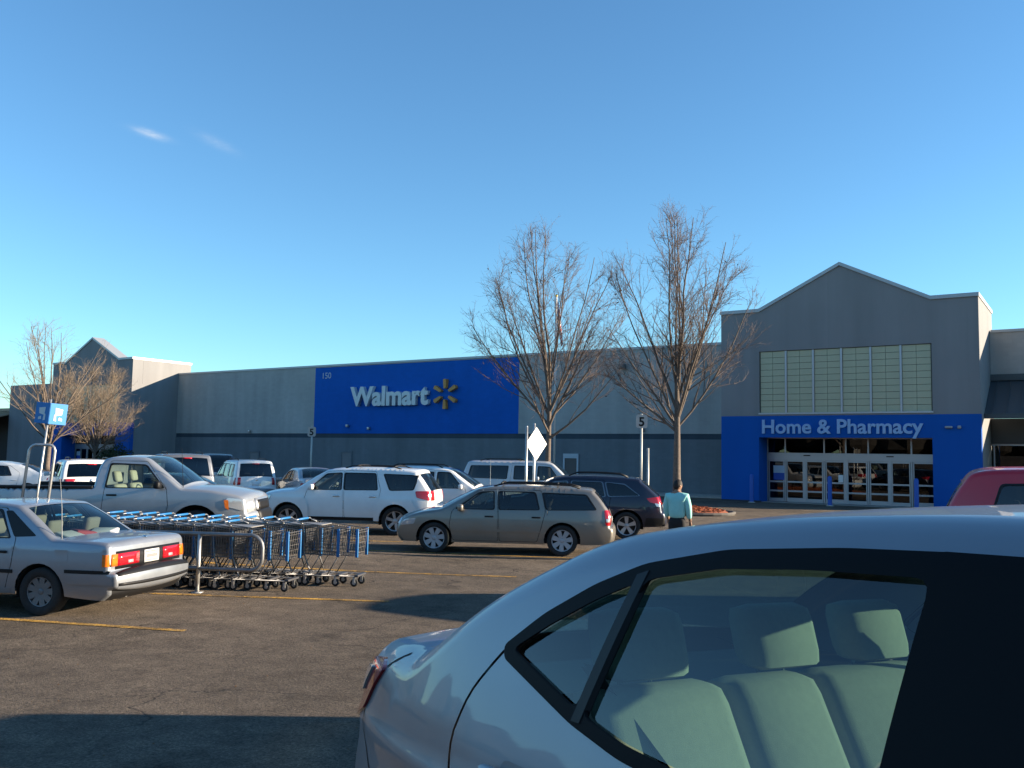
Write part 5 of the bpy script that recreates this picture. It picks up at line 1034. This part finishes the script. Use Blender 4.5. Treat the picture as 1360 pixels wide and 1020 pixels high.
# ---- woods beyond the far side of the lot (behind the camera; seen in paint and glass)
g = np.random.default_rng(21); m = MB(); 
for k in range(150):
    a = R(g.uniform(166, 345)); rad = g.uniform(85, 135); cx_, cy_ = rad * math.cos(a), rad * math.sin(a); zb_ = gz(cx_, cy_); hh_ = g.uniform(7, 14); w_ = g.uniform(3, 6)
    n_ = 9; ring = []
    for lev, (rr_, zz_) in enumerate(((.25, 0), (.9, .18), (1.0, .5), (.7, .8), (.15, 1.0))):
        for q in range(n_): t_ = 2 * math.pi * q / n_; j = g.uniform(.75, 1.25); ring.append((cx_ + math.cos(t_) * w_ * rr_ * j, cy_ + math.sin(t_) * w_ * rr_ * j, zb_ - .5 + hh_ * zz_ * g.uniform(.93, 1.07)))
    m.add(ring, [(l * n_ + q, l * n_ + (q + 1) % n_, (l + 1) * n_ + (q + 1) % n_, (l + 1) * n_ + q) for l in range(4) for q in range(n_)])
o = m.build('distant_wood', pmat('winter_wood', (.05, .045, .04), .95, noise=.4, nscale=.6)); tag(o, 'brown winter wood beyond the parking lot', 'wood', kind='stuff')
# ------------------------------------------------------------------ shopping carts
WIRE = pmat('cart_wire', (.20, .19, .18), .45, .8, noise=.3, nscale=20); CBLUE = pmat('cart_blue_plastic', (.012, .14, .36), .55); CGREY = pmat('cart_grey_plastic', (.05, .05, .055), .5); FRAME = pmat('cart_frame', (.16, .16, .165), .4, .7)
def make_cart():
    """front of the basket at +x; origin on the ground below the basket centre"""
    root = empty('shopping_cart', (0, 0, 0)); xb, xf = -.42, .46; w = MB()
    def sec(t):        # basket section at t: 0 handle end, 1 front
        x = xb + (xf - xb) * t; return x, .30 - .07 * t, .50 - .02 * t, .98 - .10 * t      # x, half width, bottom, top
    r = .0035
    for k in range(9):      # horizontal wires on both sides
        u = k / 8
        for s_ in (-1, 1): w.tube([(sec(t)[0] + (.05 * u if t == 1 else 0), s_ * (sec(t)[1] - .03 * (1 - u)), sec(t)[2] + (sec(t)[3] - sec(t)[2]) * u) for t in (0, 1)], r if k not in (0, 8) else .006, 4, caps=False)
    for k in range(24):     # vertical wires and floor
        t = k / 23; x, hw, z0, z1 = sec(t)
        w.tube([(x + .05 * t, -hw, z1), (x, -hw + .03, z0), (x, hw - .03, z0), (x + .05 * t, hw, z1)], r, 4, caps=False)
    for k in range(7): y = -.24 + .08 * k; w.tube([(xb, y, .50), (xf, y * .82, .48)], r, 4, caps=False)
    for k in range(5): x, hw, z0, z1 = sec(1); u = (k + .5) / 5; w.tube([(x + .05 * u, -hw + .03 * (1 - u), z0 + (z1 - z0) * u), (x + .05 * u, hw - .03 * (1 - u), z0 + (z1 - z0) * u)], r, 4, caps=False)
    for k in range(6): x, hw, z0, z1 = sec(1); y = -.18 + .072 * k; w.tube([(x, y, z0), (x + .05, y * 1.1, z1)], r, 4, caps=False)
    w.tube([(xf + .05, -.23, .88), (xb, -.30, .98), (xb - .05, -.29, 1.0)], .007, 5).tube([(xf + .05, .23, .88), (xb, .30, .98), (xb - .05, .29, 1.0)], .007, 5).tube([(xf + .05, -.23, .88), (xf + .05, .23, .88)], .007, 5)
    w.build('basket', WIRE, root)
    for s_ in (-1, 1): MB().bevbox(xf + .005, xf + .05, s_ * .225 - .017, s_ * .225 + .017, .46, .90, .008).build('corner_post', CBLUE, root, True)
    MB().tube([(xb - .10, -.19, 1.02), (xb - .10, .19, 1.02)], .018, 8).build('handle', CBLUE, root, True); MB().tube([(xb - .10, -.272, 1.02), (xb - .10, .272, 1.02)], .011, 6).build('handle_bar', GALV, root, True); MB().bevbox(xb - .02, xb + .30, -.23, .23, .935, .95, .006).build('seat_flap', pmat('cart_flap_grey', (.22, .21, .20), .5), root)
    for s_ in (-1, 1): MB().tube([(xb - .10, s_ * .27, 1.02), (xb - .07, s_ * .285, .99), (xb + .02, s_ * .28, .96)], .010, 6).build('handle_bracket', GALV, root, True)
    MB().bevbox(xb + .03, xb + .06, -.22, .22, .66, .94, .01).build('child_seat', CGREY, root, True)
    f = MB()
    for s_ in (-1, 1): f.tube([(xb + .02, s_ * .28, .96), (xb + .05, s_ * .27, .50), (xb + .16, s_ * .26, .22), (xb + .02, s_ * .25, .16), (xf + .02, s_ * .17, .16)], .012, 6); f.tube([(xf - .26, s_ * .21, .50), (xf - .46, s_ * .21, .17)], .010, 6)
    for k in range(6): t = k / 5; f.tube([(xb + .05 + (xf - xb - .05) * t, -.25 + .08 * t, .165), (xb + .05 + (xf - xb - .05) * t, .25 - .08 * t, .165)], .006, 5)
    f.build('undercarriage', FRAME, root, True)
    MB().bevbox(xf - .02, xf + .05, -.19, .19, .15, .185, .012).build('bumper', CGREY, root, True)
    for x, y, rr in ((xf - .02, -.17, .062), (xf - .02, .17, .062), (xb + .08, -.26, .065), (xb + .08, .26, .065)):
        q = MB().lathe([(0, -.014), (rr * .7, -.014), (rr, -.010), (rr, .010), (rr * .7, .014), (0, .014)], 14, 'y', (x, y, rr)).build('wheel', RUBBER, root, True)
        MB().bevbox(x - .02, x + .02, y - .026, y - .018, rr, .16, .003).bevbox(x - .02, x + .02, y + .018, y + .026, rr, .16, .003).box(x - .02, x + .02, y - .026, y + .026, .14, .16).lathe([(0, -.016), (rr * .5, -.016), (rr * .5, .016), (0, .016)], 8, 'y', (x, y, rr)).build('caster', GALV, q)
    return root
proto = make_cart(); SAc = R(24); SDc = Vector((math.cos(SAc), math.sin(SAc), 0)); SPc = Vector((-SDc.y, SDc.x, 0)); nsp = .30
rows = [(Vector((-10.36, 9.72, 0)), 11, 'near'), (Vector((-9.92, 10.75, 0)), 12, 'far')]
ordn = ['frontmost', 'second', 'third', 'fourth', 'fifth', 'sixth', 'seventh', 'eighth', 'ninth', 'tenth', 'eleventh', 'twelfth']
first = True
for fr, n, nm in rows:
    for k in range(n):
        o = proto if first else copy_tree(proto); first = False
        p = fr - SDc * (.48 + k * nsp) + SPc * random.uniform(-.02, .02); o.location = (p.x, p.y, gz(p.x, p.y)); o.rotation_euler = (0, 0, SAc + random.uniform(-.025, .025))
        tag(o, f'{ordn[k]} wire shopping cart from the right in the {nm} nested row' if k else f'wire shopping cart at the right-hand front of the {nm} nested row', 'shopping cart', 'shopping carts nested in the corral')
# ---- corral rails
CR = tag(empty('cart_corral', (-10.36, 9.12, 0), SAc), 'grey bent-pipe cart corral rail beside the nested carts', 'cart corral')
def rail(y, x1, x0):
    pts = [(x0, y, .86), (x1 - .18, y, .86)] + [(x1 - .18 + .18 * math.sin(a), y, .68 + .18 * math.cos(a)) for a in np.linspace(.2, 1.57, 5)] + [(x1 - .18 + .18 * math.cos(a), y, .53 - .18 * math.sin(a)) for a in np.linspace(0, 1.37, 5)] + [(x1 - .18, y, .35), (x0, y, .35)]
    MB().tube(pts, .030, 8).build('rail', pmat('weathered_pipe', (.22, .22, .22), .5, .7, noise=.25, nscale=6), CR, True)
    for x in np.arange(x1 - 1.0, x0, -1.6): MB().tube([(x, y, -.02), (x, y, .86)], .030, 8).lathe([(0, .012), (.09, .012), (.09, 0)], 10, 'z', (x, y, .0)).build('post', GALV, CR, True)
rail(0, .0, -5.2); rail(2.35, -.6, -5.2)
for x in (-5.2,): MB().tube([(x, 0, -.02), (x, 0, .86)], .030, 8).build('post', GALV, CR, True)
# ---- corral hoop and its two-sided sign, leaning
def PX(px, depth, z):
    """point at a given depth on the ray column through px (world placement worked out from the photograph)"""
    lat = (px - 680) / 1191.3 * depth; q = FWD * depth + RGT * lat; return Vector((q.x, q.y, z))
hp = Vector((-14.45, 7.85, 0)); HL = tag(empty('cart_sign_post', hp), 'leaning pipe hoop and pole carrying the blue cart return sign', 'sign post')
HL.rotation_euler = (0, 0, math.atan2(RGT.y, RGT.x)); ln = .085
def L_(x, y, z): return (x + ln * z, y, z)
h2 = [L_(-.21, 0, -.02), L_(-.21, 0, 1.98)] + [L_(-.11 - .10 * math.cos(a), 0, 2.02 + .12 * math.sin(a)) for a in np.linspace(.3, 1.57, 4)] + [L_(.11 + .10 * math.sin(a), 0, 2.02 + .12 * math.cos(a)) for a in np.linspace(0, 1.3, 4)] + [L_(.21, 0, 1.98), L_(.21, 0, -.02)]
MB().tube(h2, .024, 8).build('hoop', GALV, HL, True); MB().tube([L_(0, .05, -.02), L_(.0, .05, 2.88)], .018, 8).build('pole', GALV, HL, True)
SG = tag(empty('cart_return_sign', hp + RGT * (ln * 2.66) - FWD * .0, math.atan2(RGT.y, RGT.x)), 'small two-panel blue cart return sign on the leaning pole', 'sign'); SG.location.z = 2.48; SG.rotation_euler = (0, math.atan(ln), SG.rotation_euler[2])
SBL = pmat('sign_blue', (.02, .20, .52), .5)
for sd, wd in ((-1, .27), (1, .27)):
    e = MB().bevbox(0, wd, -.006, .006, 0, .34, .004).build('sign_panel', SBL, SG); e.location = (.02, 0, 0); e.rotation_euler = (0, 0, R(180 - 14) if sd < 0 else R(48))
    s_ = -1 if sd > 0 else 1; y0 = s_ * .008
    for poly in ([(.07, .06), (.11, .05), (.10, .14), (.19, .16), (.20, .25), (.08, .27), (.09, .17), (.07, .15)], [(.14, .07), (.20, .06), (.20, .10), (.15, .12)]):
        MB().prism(poly, y0, y0 + s_ * .003).build('pictogram', LET_W, e)
# ------------------------------------------------------------------ sign posts
def post(name, label, loc, h, r_=.035, mat=GALV, cat='post'):
    o = tag(empty(name, loc), label, cat); MB().tube([(0, 0, -.1), (0, 0, h)], r_, 8).lathe([(0, .03), (r_ * .9, .02), (r_, 0)], 8, 'z', (0, 0, h)).build('pole', mat, o, True); return o
SGREY = pmat('sign_back_white', (.62, .61, .58), .5, .1)
face = math.atan2(RGT.y, RGT.x)
def five_sign(loc, h, label, w_=.42, hh=.50):
    o = post('speed_limit_sign', label, loc, h, .045, pmat('white_post', (.45, .45, .42), .5, .3), 'sign'); o.rotation_euler = (0, 0, face)
    MB().prism(rpoly([(-w_ / 2, h - hh), (w_ / 2, h - hh), (w_ / 2, h), (-w_ / 2, h)], .10, 4), -.065, -.05).build('sign_plate', pmat('aged_sign_white', (.40, .385, .37), .6), o)
    me = text_mesh('5', .46, .002, .012); mxx = mx(me); me.materials.clear(); me.materials.append(BLACK); link('digit', me, o, (-mxx / 2 - .01, -.07, h - .42), (R(90), 0, 0)); return o
five_sign((-14.25, 30.3, 0), 3.68, 'white number five speed sign between the two tall bare trees'); five_sign((-33.9, 32.8, 0), 3.38, 'number five speed sign at the left end of the blue panel')
post('white_stub_post', 'short white post beside the number five speed sign', (-14.05, 30.45, 0), 2.42, .045, MATS['white_post'])
d0 = post('warning_sign', 'white back of a diamond road sign lit by the sun', (-14.85, 23.8, 0), 3.08, .04, GALV, 'sign')
MB().prism([(-.52, 0), (0, -.52), (.52, 0), (0, .52)], -.005, .005).build('sign_plate', SGREY, d0).location = (0, 0, 2.47)
d0.children[-1].rotation_euler = (0, 0, R(SUN_AZ + 90 - 40)); d0.children[-1].location = Vector(d0.children[-1].location) + Vector((.05, .05, 0))
d1 = post('sign_post', 'grey sign post with its sign seen edge-on beside the diamond sign', (-14.75, 23.2, 0), 2.98, .04, GALV, 'sign')
MB().box(-.30, .30, -.005, .005, 2.0, 2.95).build('sign_plate', pmat('sign_back_grey', (.25, .24, .22), .5, .3), d1).rotation_euler = (0, 0, math.atan2(23.2, -14.75))
# ---- blue bollards in front of the near entrance
BOL = pmat('bollard_blue', (.012, .09, .42), .5)
bd = None
for (x, y, lab) in ((-10.72, 43.2, 'blue bollard in the middle of the entrance doors'), (-7.0, 43.2, 'blue bollard at the right side of the entrance doors'), (-14.45, 43.3, 'blue bollard at the left side of the entrance doors')):
    if bd is None: o = bd = empty('bollard', (x, y, 0)); MB().lathe([(.10, -.05), (.10, 1.28), (.09, 1.33), (.06, 1.37), (0, 1.385)], 16, 'z').build('sleeve', BOL, o, True); MB().lathe([(.17, .0), (.17, .03), (.10, .045)], 16, 'z').build('base', CONC, o, True)
    else: o = copy_tree(bd); o.location = (x, y, 0)
    tag(o, lab, 'bollard', 'bollards at the entrance')
# ---- flag on its pole
fp = post('flag_pole', 'white pole rising behind the left tall bare tree', (-22.3, 37.6, 0), 9.9, .05, SGREY, 'pole'); MB().lathe([(0, .10), (.06, .06), (.07, 0), (.05, -.05)], 10, 'z', (0, 0, 9.95)).build('finial', pmat('gilt', (.6, .4, .1), .3, .8), fp, True)
FR, FW, FB = pmat('flag_red', (.42, .02, .03), .8), pmat('flag_white', (.7, .68, .66), .8), pmat('flag_blue', (.02, .03, .14), .8)
fl = tag(empty('flag', (-22.3, 37.6, 9.7)), 'limp red white and blue flag hanging behind the left tall bare tree', 'flag'); fl.rotation_euler = (0, 0, face)
nu, nv = 26, 26; FH, FLn = 1.3, 1.9
def fpt(u, v_):     # u along the fly, v along the hoist; hanging limp in folds
    s_ = u * FLn; return (.06 + .26 * math.sin(min(1, u * 1.3) * 1.2) * (.5 + .5 * v_) + .05 * math.sin(u * 17), .10 * math.sin(u * 11 + v_ * 2) * u, -v_ * FH * (1 - .15 * u) - s_ * .62)
fv = [fpt(i / nu, j / nv) for i in range(nu + 1) for j in range(nv + 1)]
parts_ = {}
for i in range(nu):
    for j in range(nv):
        k = 'canton' if (i < nu * .4 and j < nv * 7 / 13) else int(j * 13 / nv); a = i * (nv + 1) + j; parts_.setdefault(k, []).append((a, a + 1, a + nv + 2, a + nv + 1))
for k, ff_ in parts_.items():
    us = sorted({q for f in ff_ for q in f}); ix = {q: n for n, q in enumerate(us)}; mk('canton' if k == 'canton' else 'stripe', [fv[q] for q in us], [tuple(ix[q] for q in f) for f in ff_], FB if k == 'canton' else (FR if k % 2 == 0 else FW), fl, True)
# ------------------------------------------------------------------ person
SKIN = pmat('skin', (.30, .16, .10), .6); SHIRT = pmat('mint_shirt', (.30, .62, .58), .85, noise=.05, nscale=6, bump=.6, bscale=9); TROU = pmat('black_trousers', (.012, .012, .014), .9); HAIR = pmat('dark_hair', (.012, .008, .006), .7); SHOE = pmat('black_shoe', (.015, .015, .015), .4)
MAN = tag(empty('person', (-7.35, 17.35, gz(-7.35, 17.35)), 0), 'person in a mint green shirt and black trousers walking away from the camera', 'person')
# local frame: +y is away from the camera (heading), +x to the right of the picture
MAN.scale = (.96, .96, .97); MAN.rotation_euler = (0, 0, math.atan2(RGT.y, RGT.x) - .35)
def body(name, nodes, edges, mat, root=0, sub=2):
    bm = bmesh.new(); ly = bm.verts.layers.skin.verify(); vs_ = [bm.verts.new(n[:3]) for n in nodes]; [bm.edges.new((vs_[a], vs_[b])) for a, b in edges]
    for v_, n in zip(vs_, nodes): v_[ly].radius = (n[3], n[4] if len(n) > 4 else n[3]); v_[ly].use_root = False
    vs_[root][ly].use_root = True; me = bpy.data.meshes.new(name); bm.to_mesh(me); bm.free(); o = bpy.data.objects.new(name, me); COL.objects.link(o)
    md = o.modifiers.new('skin', 'SKIN'); md.use_smooth_shade = True; sb = o.modifiers.new('sub', 'SUBSURF'); sb.levels = sb.render_levels = sub
    dg = bpy.context.evaluated_depsgraph_get(); dg.update(); m2 = bpy.data.meshes.new_from_object(o.evaluated_get(dg)); bpy.data.objects.remove(o); bpy.data.meshes.remove(me); m2.name = name; m2.materials.clear(); m2.materials.append(mat); m2.polygons.foreach_set('use_smooth', [True] * len(m2.polygons)); return link(name, m2, MAN)
# body: legs, trunk, neck, arms in one skin (clothes sit just outside it)
N = [(0, 0, .90, .14, .10), (0, .01, 1.08, .13, .10), (0, .0, 1.28, .155, .105), (0, -.01, 1.40, .10, .08), (0, .0, 1.47, .055), (0, .02, 1.53, .05),
     (.19, 0, 1.36, .062), (.255, -.03, 1.10, .045), (.265, .05, .88, .034), (.268, .07, .82, .03), (-.19, 0, 1.36, .062), (-.25, .02, 1.10, .045), (-.22, .12, .92, .034), (-.215, .15, .86, .03),
     (.09, 0, .84, .085), (.10, .10, .48, .058), (.10, .02, .10, .04), (.105, .12, .04, .035), (-.09, 0, .84, .085), (-.095, .0, .48, .058), (-.09, -.16, .14, .04), (-.09, -.07, .04, .035)]
Eg = [(0, 1), (1, 2), (2, 3), (3, 4), (4, 5), (3, 6), (6, 7), (7, 8), (8, 9), (3, 10), (10, 11), (11, 12), (12, 13), (0, 14), (14, 15), (15, 16), (16, 17), (0, 18), (18, 19), (19, 20), (20, 21)]
BODY = body('body', N, Eg, SKIN)
sh_ = [(0, .0, .86, .185, .135), (0, 0, 1.04, .20, .15), (0, -.005, 1.24, .21, .15), (0, -.01, 1.38, .14, .10), (0, 0, 1.445, .075), (.19, 0, 1.36, .088), (.248, -.03, 1.12, .078), (.255, .04, .88, .058), (-.19, 0, 1.36, .088), (-.242, .02, 1.12, .078), (-.22, .11, .91, .058)]
body('shirt', sh_, [(0, 1), (1, 2), (2, 3), (3, 4), (3, 5), (5, 6), (6, 7), (3, 8), (8, 9), (9, 10)], SHIRT)
body('trousers', [(0, 0, .98, .165, .115), (0, 0, .86, .175, .13), (.09, .0, .76, .115), (.10, .09, .48, .09), (.10, .02, .12, .075), (-.09, .0, .76, .115), (-.095, .0, .48, .09), (-.09, -.15, .16, .075)], [(0, 1), (1, 2), (2, 3), (3, 4), (1, 5), (5, 6), (6, 7)], TROU)
for s_, (x, y, z) in ((1, (.105, .08, .045)), (-1, (-.09, -.10, .06))): MB().bevbox(x - .05, x + .05, y - .13, y + .15, z - .045, z + .05, .03).build('shoe', SHOE, MAN, True)
# head turned a little right and bowed
hb = bmesh.new(); bmesh.ops.create_uvsphere(hb, u_segments=24, v_segments=18, radius=1)
for v_ in hb.verts:
    x, y, z = v_.co; jaw = max(0, -z); v_.co = (x * .078 * (1 - .25 * jaw), y * .098 * (1 - .12 * jaw) + .012 * jaw, z * .115)
    if y > .75 and abs(x) < .22 and -.35 < z < .05: v_.co.y += .018      # nose
    if y > .8 and abs(abs(x) - .38) < .2 and abs(z - .12) < .12: v_.co.y -= .008     # eye sockets
    if y > .8 and abs(x) < .35 and abs(z + .52) < .07: v_.co.y -= .006    # mouth line
hme = bpy.data.meshes.new('head'); hb.to_mesh(hme); hb.free(); hme.materials.append(SKIN); hme.polygons.foreach_set('use_smooth', [True] * len(hme.polygons))
HD = link('head', hme, MAN, (.012, .035, 1.585), (R(-14), 0, R(-40)))
for s_ in (-1, 1):
    MB().lathe([(0, .012), (.016, .010), (.026, .0), (.022, -.008)], 10, 'x', (0, 0, 0)).build('ear', SKIN, HD, True).location = (s_ * .078, -.005, -.005); HD.children[-1].scale = (s_, 1, 1.4)
    MB().lathe([(0, .011), (.006, .009), (.010, .004), (.011, 0)], 8, 'y').build('eye', pmat('eye_dark', (.02, .015, .01), .2), HD, True).location = (s_ * .032, .086, .014)
hh = bmesh.new(); bmesh.ops.create_uvsphere(hh, u_segments=28, v_segments=20, radius=1); kill = []
for v_ in hh.verts:
    x, y, z = v_.co; n_ = 1 + .05 * math.sin(13 * x + 5 * z) * math.sin(11 * y + 3 * z) ; v_.co = (x * .088 * n_, y * .108 * n_ - .008, z * .125 * n_ + .006)
    if (y > .45 and z < .35) or z < -.82 or (y > .12 and z < -.1) or (abs(x) > .8 and y > -.1 and z < -.2): kill.append(v_)
bmesh.ops.delete(hh, geom=kill, context='VERTS'); hm2 = bpy.data.meshes.new('hair'); hh.to_mesh(hm2); hh.free(); hm2.materials.append(HAIR); hm2.polygons.foreach_set('use_smooth', [True] * len(hm2.polygons)); link('hair', hm2, HD)
# hands with five curled fingers
for s_, wx, wy, wz in ((1, .27, .075, .80), (-1, -.213, .155, .845)):
    hd = [(wx, wy, wz + .03, .026, .02), (wx, wy + .012, wz - .03, .036, .018), (wx, wy + .02, wz - .065, .034, .016)]; ed = [(0, 1), (1, 2)]
    for k, ln_ in enumerate((.070, .078, .074, .058)):
        b0 = len(hd); yy = wy - .012 + k * .022; zz = wz - .075
        hd += [(wx, yy, zz, .010), (wx - s_ * .010, yy + .004, zz - ln_ * .5, .009), (wx - s_ * .028, yy + .004, zz - ln_ * .85, .008)]; ed += [(2, b0), (b0, b0 + 1), (b0 + 1, b0 + 2)]
    b0 = len(hd); hd += [(wx - s_ * .012, wy + .045, wz - .035, .012), (wx - s_ * .020, wy + .060, wz - .070, .010)]; ed += [(1, b0), (b0, b0 + 1)]
    body('hand', hd, ed, SKIN, 1, 1)
# ------------------------------------------------------------------ grit, leaf scraps and litter on the tarmac
g = np.random.default_rng(17); m = MB(); m2 = MB()
for _ in range(420):
    s_ = g.uniform(5.2, 17); t_ = g.uniform(-.62, .12) * s_; q = FWD * s_ + RGT * t_; z_ = gz(q.x, q.y); r_ = g.uniform(.004, .012); a = g.uniform(0, 6.28)
    p = [(q.x + r_ * g.uniform(.7, 1.3) * math.cos(a + k * 2.09), q.y + r_ * g.uniform(.7, 1.3) * math.sin(a + k * 2.09), z_ - .001) for k in range(3)]; p.append((q.x, q.y, z_ + r_ * .8)); (m if g.random() < .7 else m2).add(p, [(0, 1, 3), (1, 2, 3), (2, 0, 3)])
tag(m.build('grit', pmat('grit_stone', (.14, .12, .10), .95)), 'small stones strewn over the asphalt', 'grit', kind='stuff'); tag(m2.build('leaf_scraps', pmat('dry_leaf', (.16, .08, .03), .9)), 'dry leaf scraps strewn over the asphalt', 'leaves', kind='stuff')
